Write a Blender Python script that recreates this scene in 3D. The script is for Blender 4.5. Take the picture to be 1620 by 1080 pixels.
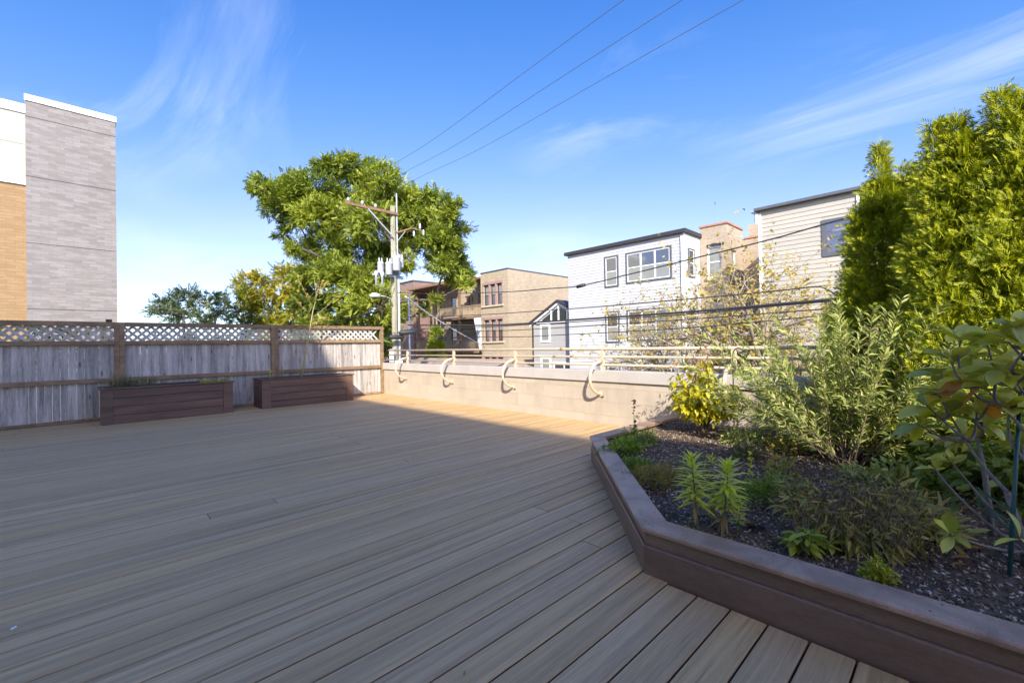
import bpy, math, random
import numpy as np
from mathutils import Matrix, Vector
random.seed(7); rng = np.random.default_rng(11)
R_ = math.radians
scene = bpy.context.scene
for o in list(bpy.data.objects): bpy.data.objects.remove(o)
COL = scene.collection

# ------------------------------------------------------------------ camera
F = 695.0; YAW = R_(46.0); PITCH = R_(0.45); ROLL = R_(1.02); EYE = np.array([0, 0, 1.146])
_f0 = np.array([math.cos(YAW), math.sin(YAW), 0]); _r0 = np.array([math.sin(YAW), -math.cos(YAW), 0]); _u0 = np.array([0, 0, 1.0])
CF = _f0*math.cos(PITCH)+_u0*math.sin(PITCH); _u1 = _u0*math.cos(PITCH)-_f0*math.sin(PITCH)
CR = _r0*math.cos(ROLL)-_u1*math.sin(ROLL); CU = _u1*math.cos(ROLL)+_r0*math.sin(ROLL)
cd = bpy.data.cameras.new('camera'); cam = bpy.data.objects.new('camera', cd); COL.objects.link(cam)
cd.sensor_fit = 'HORIZONTAL'; cd.sensor_width = 36; cd.lens = 36*F/1620; cd.clip_start = 0.05; cd.clip_end = 3000
m = Matrix.Identity(4)
for i in range(3):
    m[i][0] = CR[i]; m[i][1] = CU[i]; m[i][2] = -CF[i]; m[i][3] = EYE[i]
cam.matrix_world = m; scene.camera = cam
def ray(x, y): return CF+CR*(x-810)/F+CU*(540-y)/F
def PD(x, y, d): return EYE+ray(x, y)*d            # a point at a depth
def PX(x, y, X): r = ray(x, y); return EYE+r*(X/r[0])   # on a plane X
def PY(x, y, Y): r = ray(x, y); return EYE+r*(Y/r[1])
def PZ(x, y, z): r = ray(x, y); return EYE+r*((z-EYE[2])/r[2])

# ------------------------------------------------------------------ light
SUN = Vector((1.0, 1.14, -0.96)).normalized()      # travel direction
elev = math.asin(-SUN.z); az = math.atan2(-SUN.x, -SUN.y)
sl = bpy.data.lights.new('sun', 'SUN'); sl.energy = 2.0; sl.angle = R_(0.55); sl.color = (1.0, 0.945, 0.85)
so = bpy.data.objects.new('sun', sl); COL.objects.link(so); so.location = (-20, -20, 30)
so.rotation_euler = SUN.to_track_quat('-Z', 'Y').to_euler()
w = bpy.data.worlds.new('World'); scene.world = w; w.use_nodes = True
wt = w.node_tree; wt.nodes.clear()
def nd(t, kind, **kw):
    n = t.nodes.new(kind)
    for k, v in kw.items():
        if k.startswith('i_'):
            key = k[2:]; key = int(key) if key.isdigit() else key.replace('_', ' ')
            n.inputs[key].default_value = v
        else: setattr(n, k, v)
    return n
def lk(t, a, b): t.links.new(a, b)
def ramp(t, fac, stops, interp='LINEAR'):
    n = t.nodes.new('ShaderNodeValToRGB'); e = n.color_ramp.elements; n.color_ramp.interpolation = interp
    e[0].position = stops[0][0]; e[0].color = (*stops[0][1], 1); e[1].position = stops[-1][0]; e[1].color = (*stops[-1][1], 1)
    for p, c in stops[1:-1]:
        q = e.new(p); q.color = (*c, 1)
    lk(t, fac, n.inputs[0]); return n.outputs[0]
def math_(t, op, a, b=None):
    n = t.nodes.new('ShaderNodeMath'); n.operation = op
    for i, v in enumerate((a, b)):
        if v is None: continue
        if isinstance(v, (int, float)): n.inputs[i].default_value = v
        else: lk(t, v, n.inputs[i])
    return n.outputs[0]
def mixc(t, f, a, b, mode='MIX'):
    n = t.nodes.new('ShaderNodeMix'); n.data_type = 'RGBA'; n.blend_type = mode
    for s, v in ((n.inputs[0], f), (n.inputs[6], a), (n.inputs[7], b)):
        if isinstance(v, (int, float)): s.default_value = v
        elif isinstance(v, tuple): s.default_value = (*v, 1)
        else: lk(t, v, s)
    return n.outputs[2]
sky = nd(wt, 'ShaderNodeTexSky', sky_type='NISHITA', sun_disc=False, sun_elevation=elev, sun_rotation=az,
         altitude=300, air_density=0.9, dust_density=1.0, ozone_density=3.0)
tc = nd(wt, 'ShaderNodeTexCoord'); sp = nd(wt, 'ShaderNodeSeparateXYZ'); lk(wt, tc.outputs['Generated'], sp.inputs[0])
zz = math_(wt, 'ADD', math_(wt, 'MAXIMUM', sp.outputs[2], 0.0), 0.16)
cv = nd(wt, 'ShaderNodeCombineXYZ'); lk(wt, math_(wt, 'DIVIDE', sp.outputs[0], zz), cv.inputs[0]); lk(wt, math_(wt, 'DIVIDE', sp.outputs[1], zz), cv.inputs[1])
mp = nd(wt, 'ShaderNodeMapping'); mp.inputs['Rotation'].default_value = (0, 0, R_(-25)); mp.inputs['Scale'].default_value = (1.0, 0.36, 1); mp.inputs['Location'].default_value = (3.6, 1.0, 0)
lk(wt, cv.outputs[0], mp.inputs[0])
n1 = nd(wt, 'ShaderNodeTexNoise', i_Scale=1.6, i_Detail=9.0, i_Roughness=0.62, i_Distortion=1.3); lk(wt, mp.outputs[0], n1.inputs['Vector'])
n2 = nd(wt, 'ShaderNodeTexNoise', i_Scale=0.9, i_Detail=2.0, i_Roughness=0.5); lk(wt, cv.outputs[0], n2.inputs['Vector'])
cl = math_(wt, 'MULTIPLY', ramp(wt, n1.outputs[0], [(0.50, (0, 0, 0)), (0.84, (1, 1, 1))]), ramp(wt, n2.outputs[0], [(0.42, (0, 0, 0)), (0.66, (1, 1, 1))]))
cl = math_(wt, 'MULTIPLY', cl, 0.58)
srgb = nd(wt, 'ShaderNodeSeparateColor'); lk(wt, sky.outputs[0], srgb.inputs[0]); crgb = nd(wt, 'ShaderNodeCombineColor')
for ch, (ka, kb, kp) in enumerate(((0.150, 0.20, 2.5), (0.176, 0.225, 1.7), (0.50, 0.55, 1.3))):     # tone curve of the whole sky, per channel
    cp_ = math_(wt, 'POWER', srgb.outputs[ch], kp)
    y_ = math_(wt, 'DIVIDE', math_(wt, 'MULTIPLY', cp_, ka*2.28), math_(wt, 'ADD', math_(wt, 'MULTIPLY', cp_, kb), 1.0))
    lk(wt, math_(wt, 'ADD', y_, math_(wt, 'MINIMUM', math_(wt, 'MULTIPLY', math_(wt, 'POWER', srgb.outputs[ch], 3.0), 0.006), 20.0)), crgb.inputs[ch])
skyc = mixc(wt, cl, crgb.outputs[0], (2.1, 2.2, 2.35))
bg = nd(wt, 'ShaderNodeBackground'); bg.inputs[1].default_value = 0.15
lk(wt, skyc, bg.inputs[0]); wo = nd(wt, 'ShaderNodeOutputWorld'); lk(wt, bg.outputs[0], wo.inputs[0])
vs = scene.view_settings; vs.view_transform = 'Standard'; vs.look = 'None'; vs.exposure = 2.05; vs.gamma = 1.0; vs.use_curve_mapping = False
scene.render.engine = 'CYCLES'; scene.render.resolution_x = 1024; scene.render.resolution_y = 682
scene.cycles.max_bounces = 6; scene.cycles.transparent_max_bounces = 6

# ------------------------------------------------------------------ helpers
class MB:
    def __init__(s): s.v = []; s.f = []
    def box(s, x0, x1, y0, y1, z0, z1, bev=0.0):
        i = len(s.v)
        if bev <= 0:
            s.v += [(x0,y0,z0),(x1,y0,z0),(x1,y1,z0),(x0,y1,z0),(x0,y0,z1),(x1,y0,z1),(x1,y1,z1),(x0,y1,z1)]
            s.f += [(i,i+3,i+2,i+1),(i+4,i+5,i+6,i+7),(i,i+1,i+5,i+4),(i+1,i+2,i+6,i+5),(i+2,i+3,i+7,i+6),(i+3,i,i+4,i+7)]
        else:
            b = bev
            for z, d in ((z0,b),(z0+b,0),(z1-b,0),(z1,b)):
                s.v += [(x0+d,y0+d,z),(x1-d,y0+d,z),(x1-d,y1-d,z),(x0+d,y1-d,z)]
            s.f += [(i,i+3,i+2,i+1),(i+12,i+13,i+14,i+15)]
            for r in range(3):
                for k in range(4):
                    a = i+4*r+k; c = i+4*r+(k+1) % 4
                    s.f.append((a, c, c+4, a+4))
        return s
    def prism(s, poly, z0, z1):
        i = len(s.v); n = len(poly)
        s.v += [(p[0],p[1],z0) for p in poly]+[(p[0],p[1],z1) for p in poly]
        s.f += [tuple(range(i+n-1, i-1, -1)), tuple(range(i+n, i+2*n))]+[(i+k, i+(k+1) % n, i+n+(k+1) % n, i+n+k) for k in range(n)]
        return s
    def prism_x(s, poly, x0, x1):          # poly of (y,z), extruded along x
        i = len(s.v); n = len(poly)
        s.v += [(x0,p[0],p[1]) for p in poly]+[(x1,p[0],p[1]) for p in poly]
        s.f += [tuple(range(i+n-1, i-1, -1)), tuple(range(i+n, i+2*n))]+[(i+k, i+(k+1) % n, i+n+(k+1) % n, i+n+k) for k in range(n)]
        return s
    def bar(s, a, b, w, h, up=(0,0,1)):
        a = Vector(a); b = Vector(b); d = (b-a).normalized(); u = Vector(up)
        if abs(d.dot(u)) > 0.98: u = Vector((1,0,0))
        x = d.cross(u).normalized(); y = x.cross(d).normalized(); i = len(s.v)
        for p in (a, b):
            for sx, sy in ((-1,-1),(1,-1),(1,1),(-1,1)): s.v.append(tuple(p+x*sx*w/2+y*sy*h/2))
        s.f += [(i+3,i+2,i+1,i),(i+4,i+5,i+6,i+7)]+[(i+k, i+(k+1) % 4, i+4+(k+1) % 4, i+4+k) for k in range(4)]
        return s
    def tube(s, pts, rad, n=6, cap=True):
        pts = [Vector(p) for p in pts]; m_ = len(pts)
        if not hasattr(rad, '__len__'): rad = [rad]*m_
        i = len(s.v); ref = None
        for k, p in enumerate(pts):
            d = (pts[min(k+1, m_-1)]-pts[max(k-1, 0)])
            d = d.normalized() if d.length > 1e-9 else Vector((0,0,1))
            if ref is None: ref = Vector((1,0,0)) if abs(d.x) < 0.8 else Vector((0,1,0))
            x = (ref-d*ref.dot(d)); x = x.normalized() if x.length > 1e-6 else d.orthogonal().normalized()
            ref = x; y = d.cross(x)
            for j in range(n):
                a = 2*math.pi*j/n; s.v.append(tuple(p+(x*math.cos(a)+y*math.sin(a))*rad[k]))
        for k in range(m_-1):
            for j in range(n):
                a = i+k*n+j; b = i+k*n+(j+1) % n; s.f.append((a, b, b+n, a+n))
        if cap: s.f += [tuple(i+j for j in range(n-1, -1, -1)), tuple(i+(m_-1)*n+j for j in range(n))]
        return s
    def lathe(s, c, prof, n=12):
        return s.tube([(c[0], c[1], c[2]+z) for r, z in prof], [max(r, 1e-4) for r, z in prof], n)
    def build(s, name, mat, parent=None, smooth=False):
        me = bpy.data.meshes.new(name); me.from_pydata(s.v, [], s.f); me.validate()
        return link(name, me, mat, parent, smooth)
def link(name, me, mat, parent=None, smooth=False):
    if mat: me.materials.append(mat)
    if smooth: me.polygons.foreach_set('use_smooth', [True]*len(me.polygons))
    o = bpy.data.objects.new(name, me); COL.objects.link(o)
    if parent is not None: attach(o, parent)
    return o
def attach(o, parent):                 # meshes carry world coordinates, so only the parent's own place is undone
    o.parent = parent; o.matrix_parent_inverse = Matrix.Translation(-parent.location)
def inst(name, me, loc, scale=(1,1,1), parent=None, rot=None):   # a piece that shares mesh data
    o = bpy.data.objects.new(name, me); COL.objects.link(o); o.location = loc; o.scale = scale
    if rot: o.rotation_euler = rot
    if parent is not None: attach(o, parent)
    return o
def tag(o, label, cat=None, group=None, kind=None):
    if label: o['label'] = label
    if cat: o['category'] = cat
    if group: o['group'] = group
    if kind: o['kind'] = kind
    return o
def thing(name, label, cat, loc=(0,0,0), group=None):
    o = bpy.data.objects.new(name, None); o.empty_display_size = 0.2; COL.objects.link(o); o.location = loc
    return tag(o, label, cat, group)
def mesh_np(name, V, Fc, mat, parent=None, rnd=None, smooth=False):
    me = bpy.data.meshes.new(name); Fc = np.asarray(Fc, np.int32); k = Fc.shape[1]; nf = len(Fc)
    me.vertices.add(len(V)); me.vertices.foreach_set('co', np.asarray(V, np.float32).ravel())
    me.loops.add(nf*k); me.loops.foreach_set('vertex_index', Fc.ravel())
    me.polygons.add(nf); me.polygons.foreach_set('loop_start', np.arange(0, nf*k, k, dtype=np.int32)); me.polygons.foreach_set('loop_total', np.full(nf, k, np.int32))
    if rnd is not None:
        a = me.attributes.new('rnd', 'FLOAT', 'POINT'); a.data.foreach_set('value', np.asarray(rnd, np.float32))
    me.update(); me.validate()
    return link(name, me, mat, parent, smooth)
def norm(a): return a/np.maximum(np.linalg.norm(a, axis=-1, keepdims=True), 1e-9)
def scatter(T, Fc, pos, axis, nrm, size, wid=1.0):
    """copies of a flat template (x across, y along, z up) laid at pos with y along axis"""
    y = norm(axis); x = norm(np.cross(y, nrm)); z = np.cross(x, y); N = len(pos)
    size = np.broadcast_to(np.asarray(size, float), (N,)); wid = np.broadcast_to(np.asarray(wid, float), (N,))
    V = pos[:,None,:]+size[:,None,None]*(x[:,None,:]*(T[None,:,0:1]*wid[:,None,None])+y[:,None,:]*T[None,:,1:2]+z[:,None,:]*T[None,:,2:3])
    FF = (np.asarray(Fc)[None]+(np.arange(N)*len(T))[:,None,None]).reshape(-1, len(Fc[0]))
    return V.reshape(-1, 3), FF
def leaves(name, T, Fc, pos, axis, nrm, size, mat, parent=None, rnd=None, wid=1.0):
    pos = np.asarray(pos, float); axis = np.asarray(axis, float); nrm = np.asarray(nrm, float)
    V, FF = scatter(T, Fc, pos, axis, nrm, size, wid)
    if rnd is None: rnd = rng.random(len(pos))
    return mesh_np(name, V, FF, mat, parent, np.repeat(rnd, len(T)))
def leaf_template(n=1, w=0.25, fold=0.08, droop=0.0, peak=0.45):
    if n == 1:
        T = np.array([(0,0,0),(w,peak,fold),(0,1,-droop),(-w,peak,fold)]); return T, [(0,1,2),(0,2,3)]
    T = []; Fq = []
    for i in range(n+1):
        t = i/n; ww = w*(math.sin(math.pi*min(1, t**(math.log(0.5)/math.log(peak))))**0.8 if 0 < t < 1 else 0.02)
        zc = -droop*t*t
        T += [(-ww, t, zc+fold*ww/w), (0, t, zc), (ww, t, zc+fold*ww/w)]
    for i in range(n):
        a = 3*i; Fq += [(a,a+1,a+4,a+3),(a+1,a+2,a+5,a+4)]
    return np.array(T), Fq
def bez(a, b, c, t): return (1-t)**2*a+2*t*(1-t)*b+t*t*c
def rdir(n, up=0.0):
    d = rng.normal(size=(n,3)); d = norm(d); d[:,2] += up; return norm(d)

# ------------------------------------------------------------------ materials
def newmat(name):
    mt = bpy.data.materials.new(name); mt.use_nodes = True; t = mt.node_tree
    return mt, t, t.nodes['Principled BSDF']
def bump(t, b, h, strength, dist=0.01):
    n = nd(t, 'ShaderNodeBump'); n.inputs['Strength'].default_value = strength; n.inputs['Distance'].default_value = dist
    lk(t, h, n.inputs['Height']); lk(t, n.outputs[0], b.inputs['Normal'])
def posvec(t, scale=(1,1,1), rnd_off=0.0):
    g = nd(t, 'ShaderNodeNewGeometry'); mpn = nd(t, 'ShaderNodeMapping'); mpn.inputs['Scale'].default_value = scale
    if rnd_off:
        oi = nd(t, 'ShaderNodeObjectInfo'); cx = nd(t, 'ShaderNodeCombineXYZ')
        for i in range(3): lk(t, math_(t, 'MULTIPLY', oi.outputs['Random'], rnd_off*(1+0.37*i)), cx.inputs[i])
        lk(t, cx.outputs[0], mpn.inputs['Location'])
    lk(t, g.outputs['Position'], mpn.inputs['Vector']); return mpn.outputs[0]
def noise(t, vec, scale, detail=4, rough=0.55, dist=0.0):
    n = nd(t, 'ShaderNodeTexNoise', i_Scale=scale, i_Detail=float(detail), i_Roughness=rough, i_Distortion=dist); lk(t, vec, n.inputs['Vector']); return n.outputs[0]
def plain(name, c, rough=0.6, var=0.18, scale=6.0, stretch=(1,1,1), metal=0.0, bmp=0.0, objvar=0.0, spec=0.5, dirt=0.0, bscale=None):
    mt, t, b = newmat(name); v = posvec(t, stretch, 13.0 if objvar else 0.0); f = noise(t, v, scale, 6, 0.6)
    lo = tuple(x*(1-var) for x in c); hi = tuple(min(1, x*(1+var)) for x in c)
    col = ramp(t, f, [(0.3, lo), (0.7, hi)])
    if objvar:
        oi = nd(t, 'ShaderNodeObjectInfo'); k = math_(t, 'ADD', math_(t, 'MULTIPLY', oi.outputs['Random'], 2*objvar), 1-objvar)
        h = nd(t, 'ShaderNodeHueSaturation'); lk(t, k, h.inputs['Value']); lk(t, col, h.inputs['Color']); col = h.outputs[0]
    if dirt:
        d = noise(t, posvec(t, (1.3,1.3,0.35)), 3.0, 7, 0.65)
        col = mixc(t, math_(t, 'MULTIPLY', ramp(t, d, [(0.52, (0,0,0)), (0.75, (1,1,1))]), dirt), col, tuple(x*0.35 for x in c))
    lk(t, col, b.inputs['Base Color']); b.inputs['Roughness'].default_value = rough; b.inputs['Metallic'].default_value = metal
    b.inputs['Specular IOR Level'].default_value = spec
    if bmp: bump(t, b, noise(t, v, bscale or scale*5, 5, 0.6), bmp)
    return mt
def wood(name, cols, grain, rough=0.65, bmp=0.3, fine=1.0, knots=False, objvar=0.15, streak=1.0, hue=0.0, dark=0.0):
    """grain = stretch vector: small along the board"""
    mt, t, b = newmat(name); v = posvec(t, grain, 31.0)
    f1 = noise(t, v, 1.0*streak, 5, 0.6, 0.6); f2 = noise(t, v, 9.0*fine, 4, 0.7)
    f = math_(t, 'ADD', math_(t, 'MULTIPLY', f1, 0.6), math_(t, 'MULTIPLY', f2, 0.4))
    col = ramp(t, f, [(0.36, cols[0]), (0.5, cols[1]), (0.64, cols[2])])
    oi = nd(t, 'ShaderNodeObjectInfo'); k = math_(t, 'ADD', math_(t, 'MULTIPLY', oi.outputs['Random'], 2*objvar), 1-objvar)
    h = nd(t, 'ShaderNodeHueSaturation'); lk(t, k, h.inputs['Value']); lk(t, col, h.inputs['Color'])
    if hue:
        r2 = math_(t, 'FRACT', math_(t, 'MULTIPLY', oi.outputs['Random'], 17.3))
        lk(t, math_(t, 'ADD', math_(t, 'MULTIPLY', r2, hue), 1-hue*0.45), h.inputs['Saturation'])
    col = h.outputs[0]
    if dark:        # thin dark flecks along the grain
        f4 = noise(t, v, 5.0, 6, 0.75, 0.8); col = mixc(t, math_(t, 'MULTIPLY', ramp(t, f4, [(0.52, (0,0,0)), (0.68, (1,1,1))]), dark), col, tuple(x*0.45 for x in cols[0]))
    if knots:
        vo = nd(t, 'ShaderNodeTexVoronoi', i_Scale=1.0, i_Randomness=1.0); lk(t, posvec(t, (9,9,2.6), 7.0), vo.inputs['Vector'])
        col = mixc(t, math_(t, 'MULTIPLY', ramp(t, vo.outputs['Distance'], [(0.05, (1,1,1)), (0.16, (0,0,0))]), 0.75), col, (0.035,0.03,0.03))
        st = noise(t, posvec(t, (5,5,0.9), 3.0), 1.0, 5, 0.6)
        col = mixc(t, math_(t, 'MULTIPLY', ramp(t, st, [(0.52, (0,0,0)), (0.72, (1,1,1))]), 0.55), col, tuple(x*0.3 for x in cols[1]))
    lk(t, col, b.inputs['Base Color']); b.inputs['Roughness'].default_value = rough; bump(t, b, f2, bmp, 0.004)
    return mt
def brick(name, c1, c2, mortar, bw=0.2, bh=0.07, ms=0.012, var=(0.5,0.3,0.2), vamt=0.35, stain=0.3):
    mt, t, b = newmat(name); g = nd(t, 'ShaderNodeNewGeometry'); s = nd(t, 'ShaderNodeSeparateXYZ'); lk(t, g.outputs['Position'], s.inputs[0])
    cx = nd(t, 'ShaderNodeCombineXYZ'); lk(t, math_(t, 'ADD', s.outputs[0], s.outputs[1]), cx.inputs[0]); lk(t, s.outputs[2], cx.inputs[1])
    br = nd(t, 'ShaderNodeTexBrick'); br.inputs['Scale'].default_value = 1.0; br.inputs['Brick Width'].default_value = bw; br.inputs['Row Height'].default_value = bh
    br.inputs['Mortar Size'].default_value = ms; br.inputs['Color1'].default_value = (*c1,1); br.inputs['Color2'].default_value = (*c2,1); br.inputs['Mortar'].default_value = (*mortar,1)
    br.inputs['Bias'].default_value = -0.1; lk(t, cx.outputs[0], br.inputs['Vector'])
    mpn = nd(t, 'ShaderNodeMapping'); mpn.inputs['Scale'].default_value = (1.6, 7.0, 1); lk(t, cx.outputs[0], mpn.inputs[0])
    f = noise(t, mpn.outputs[0], 1.5, 5, 0.7)
    col = mixc(t, math_(t, 'MULTIPLY', ramp(t, f, [(0.5, (0,0,0)), (0.66, (1,1,1))]), vamt), br.outputs['Color'], var)
    f3 = noise(t, mpn.outputs[0], 0.9, 3, 0.6); col = mixc(t, math_(t, 'MULTIPLY', ramp(t, f3, [(0.5, (0,0,0)), (0.62, (1,1,1))]), 0.30), col, tuple(min(1,x*1.3) for x in c1))
    f2 = noise(t, posvec(t, (0.5,0.5,0.3)), 1.0, 6, 0.65)
    col = mixc(t, math_(t, 'MULTIPLY', ramp(t, f2, [(0.45, (0,0,0)), (0.75, (1,1,1))]), stain), col, tuple(x*0.45 for x in c1))
    lk(t, col, b.inputs['Base Color']); b.inputs['Roughness'].default_value = 0.85; b.inputs['Specular IOR Level'].default_value = 0.2
    bump(t, b, br.outputs['Fac'], -0.3, 0.006); return mt
def leafmat(name, stops, trans=0.35, rough=0.5, spec=0.4, back=1.25):
    mt, t, b = newmat(name); a = nd(t, 'ShaderNodeAttribute', attribute_name='rnd')
    col = ramp(t, a.outputs['Fac'], [(i/(len(stops)-1), c) for i, c in enumerate(stops)])
    lk(t, col, b.inputs['Base Color']); b.inputs['Roughness'].default_value = rough; b.inputs['Specular IOR Level'].default_value = spec
    tr = nd(t, 'ShaderNodeBsdfTranslucent'); hb = nd(t, 'ShaderNodeHueSaturation', i_Value=back, i_Saturation=1.1); lk(t, col, hb.inputs['Color']); lk(t, hb.outputs[0], tr.inputs[0])
    mx = nd(t, 'ShaderNodeMixShader'); mx.inputs[0].default_value = trans; lk(t, b.outputs[0], mx.inputs[1]); lk(t, tr.outputs[0], mx.inputs[2])
    lk(t, mx.outputs[0], t.nodes['Material Output'].inputs[0]); return mt

M = {}
M['deck'] = wood('composite_deck', ((0.36,0.225,0.098),(0.54,0.346,0.152),(0.71,0.465,0.21)), (0.45, 22, 22), 0.6, 0.4, 2.6, False, 0.06, 1.0, 0.08, 0.45)
M['deck_side'] = plain('board_gap_shade', (0.075,0.055,0.038), 0.9, 0.2, 20)  # board sides and ends coloured darker so the gaps read as shaded
M['dark'] = plain('dark_gap', (0.012,0.011,0.010), 0.9)
M['bed'] = wood('brown_paint', ((0.122,0.072,0.042),(0.17,0.104,0.064),(0.215,0.137,0.088)), (3, 3, 14), 0.45, 0.12, 1.5, False, 0.08, 0.7)
M['bedcap'] = wood('worn_brown_paint', ((0.22,0.140,0.088),(0.355,0.232,0.150),(0.50,0.345,0.235)), (9, 9, 9), 0.5, 0.3, 2.5, False, 0.06, 0.6)
M['planter'] = wood('planter_stain', ((0.085,0.045,0.028),(0.14,0.077,0.050),(0.20,0.115,0.078)), (0.9, 14, 14), 0.55, 0.25, 1.3, False, 0.15, 1.0)
M['picket'] = wood('weathered_cedar', ((0.20,0.175,0.148),(0.44,0.395,0.345),(0.63,0.575,0.51)), (16, 16, 1.1), 0.8, 0.35, 1.3, True, 0.22, 1.0)
M['lattice'] = plain('weathered_lattice', (0.50,0.46,0.41), 0.8, 0.25, 20, objvar=0.15)
M['frame'] = wood('stained_frame', ((0.16,0.097,0.048),(0.26,0.165,0.085),(0.36,0.235,0.128)), (4, 9, 9), 0.7, 0.3, 1.3, False, 0.12, 1.0)
M['block'] = plain('painted_block', (0.485,0.405,0.30), 0.75, 0.07, 2.5, bmp=0.5, objvar=0.045, dirt=0.22, bscale=90)
M['mortar'] = plain('painted_joint', (0.42,0.35,0.26), 0.8, 0.08)
M['coping'] = plain('coping_metal', (0.50,0.45,0.385), 0.45, 0.08, 3.0, dirt=0.10)
M['rail'] = plain('cream_paint', (0.62,0.49,0.33), 0.42, 0.07, 8, dirt=0.12)
M['rust'] = plain('rusty_joint', (0.42,0.24,0.10), 0.7, 0.3, 30)
M['soil'] = plain('dark_soil', (0.11,0.072,0.045), 0.95, 0.5, 30, bmp=1.0, bscale=60)
M['black'] = plain('black_metal', (0.02,0.02,0.022), 0.5)
M['cable'] = plain('cable_sheath', (0.035,0.035,0.037), 0.6)
M['alu'] = plain('bare_wire', (0.10,0.105,0.11), 0.5)
M['concrete'] = plain('concrete', (0.33,0.32,0.30), 0.9, 0.2, 0.8, bmp=0.3)
M['ground'] = plain('far_ground', (0.14,0.15,0.10), 0.95, 0.4, 0.15)
M['asphalt'] = plain('alley_asphalt', (0.12,0.12,0.118), 0.9, 0.25, 0.6, bmp=0.4)
M['whitemetal'] = plain('white_metal', (0.75,0.75,0.73), 0.45, 0.05)
M['greymetal'] = plain('grey_metal', (0.42,0.44,0.45), 0.45, 0.12, 5, metal=0.2)
M['can'] = plain('transformer_paint', (0.50,0.51,0.51), 0.45, 0.08, 4, dirt=0.2)
M['polewood'] = wood('pole_wood', ((0.17,0.155,0.10),(0.27,0.25,0.165),(0.38,0.355,0.25)), (7, 7, 0.7), 0.9, 0.4, 1.5, False, 0.05)
M['armwood'] = plain('arm_wood', (0.24,0.135,0.075), 0.85, 0.25, 6)
M['porcelain'] = plain('porcelain', (0.55,0.57,0.59), 0.25, 0.05)
M['bark'] = plain('bark', (0.085,0.068,0.052), 0.95, 0.35, 12, (1,1,0.25), bmp=0.8)
M['bark_light'] = plain('light_bark', (0.30,0.245,0.17), 0.95, 0.3, 14, (1,1,0.3), bmp=0.6)
M['stem_tan'] = plain('tan_stem', (0.42,0.33,0.12), 0.7, 0.25, 30)
M['stem_green'] = plain('green_stem', (0.16,0.20,0.06), 0.7, 0.25, 30)
M['stem_dry'] = plain('dry_stem', (0.20,0.14,0.09), 0.9, 0.35, 30)
M['stem_grey'] = plain('grey_twig', (0.19,0.165,0.14), 0.85, 0.25, 40)
M['stake'] = plain('green_stake', (0.015,0.075,0.06), 0.4, 0.15, 40)
M['tie'] = plain('green_tie', (0.02,0.09,0.04), 0.5, 0.1)
M['pane'] = newmat('window_glass')[0]
b_ = M['pane'].node_tree.nodes['Principled BSDF']; b_.inputs['IOR'].default_value = 2.0; b_.inputs['Base Color'].default_value = (0.045,0.05,0.05,1); b_.inputs['Roughness'].default_value = 0.06; b_.inputs['Specular IOR Level'].default_value = 1.0
M['blind'] = plain('pale_blind', (0.46,0.47,0.44), 0.6, 0.08)
M['pane_pale'] = newmat('curtained_glass')[0]
b_ = M['pane_pale'].node_tree.nodes['Principled BSDF']; b_.inputs['Base Color'].default_value = (0.24,0.25,0.22,1); b_.inputs['Roughness'].default_value = 0.08; b_.inputs['Specular IOR Level'].default_value = 0.9
M['white_side'] = plain('white_siding', (0.50,0.50,0.495), 0.55, 0.03, 2, objvar=0.03)
M['beige_side'] = plain('beige_siding', (0.43,0.395,0.325), 0.55, 0.04, 2, objvar=0.04)
M['grey_side'] = plain('grey_siding', (0.38,0.365,0.345), 0.6, 0.04, 2, objvar=0.03)
M['trim_dark'] = plain('dark_trim', (0.045,0.038,0.036), 0.5, 0.1)
M['trim_slate'] = plain('slate_trim', (0.10,0.105,0.115), 0.5, 0.1)
M['trim_white'] = plain('white_trim', (0.80,0.80,0.78), 0.5, 0.04)
M['trim_pink'] = plain('pinkish_stone', (0.34,0.22,0.18), 0.8, 0.1)
M['stone'] = plain('lime_stone', (0.50,0.42,0.31), 0.8, 0.12)
M['wood_brown'] = plain('porch_wood', (0.22,0.13,0.075), 0.8, 0.25, 4, (1,1,3), objvar=0.15)
M['wood_pale'] = plain('pale_porch_wood', (0.36,0.27,0.17), 0.8, 0.25, 4, objvar=0.2)
M['brick_yellow'] = brick('yellow_brick', (0.44,0.345,0.228), (0.38,0.288,0.178), (0.39,0.335,0.255), var=(0.25,0.17,0.095), vamt=0.6, stain=0.25)
M['brick_tan'] = brick('tan_brick', (0.43,0.34,0.235), (0.365,0.275,0.18), (0.44,0.375,0.295), var=(0.28,0.16,0.09), vamt=0.5, stain=0.3)
M['brick_mauve'] = brick('mauve_brick', (0.27,0.16,0.14), (0.22,0.125,0.11), (0.25,0.2,0.18))
M['brick_grey'] = brick('grey_brick', (0.265,0.243,0.232), (0.195,0.173,0.162), (0.20,0.185,0.175), 0.62, 0.16, 0.012, (0.27,0.175,0.125), 0.35, 0.05)
M['brick_gold'] = brick('gold_brick', (0.33,0.215,0.112), (0.28,0.18,0.088), (0.25,0.175,0.10), 0.60, 0.16, 0.02, (0.22,0.14,0.07), 0.35, 0.05)
M['panel_cream'] = plain('cream_panel', (0.40,0.375,0.315), 0.6, 0.03)
M['shingle'] = plain('brown_shingle', (0.32,0.24,0.185), 0.9, 0.3, 5, (1,1,1), objvar=0.12)
M['terracotta'] = plain('terracotta', (0.42,0.20,0.11), 0.8, 0.15)
M['flower'] = leafmat('yellow_petal', [(0.75,0.52,0.02),(0.85,0.62,0.03)], 0.3)

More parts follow.
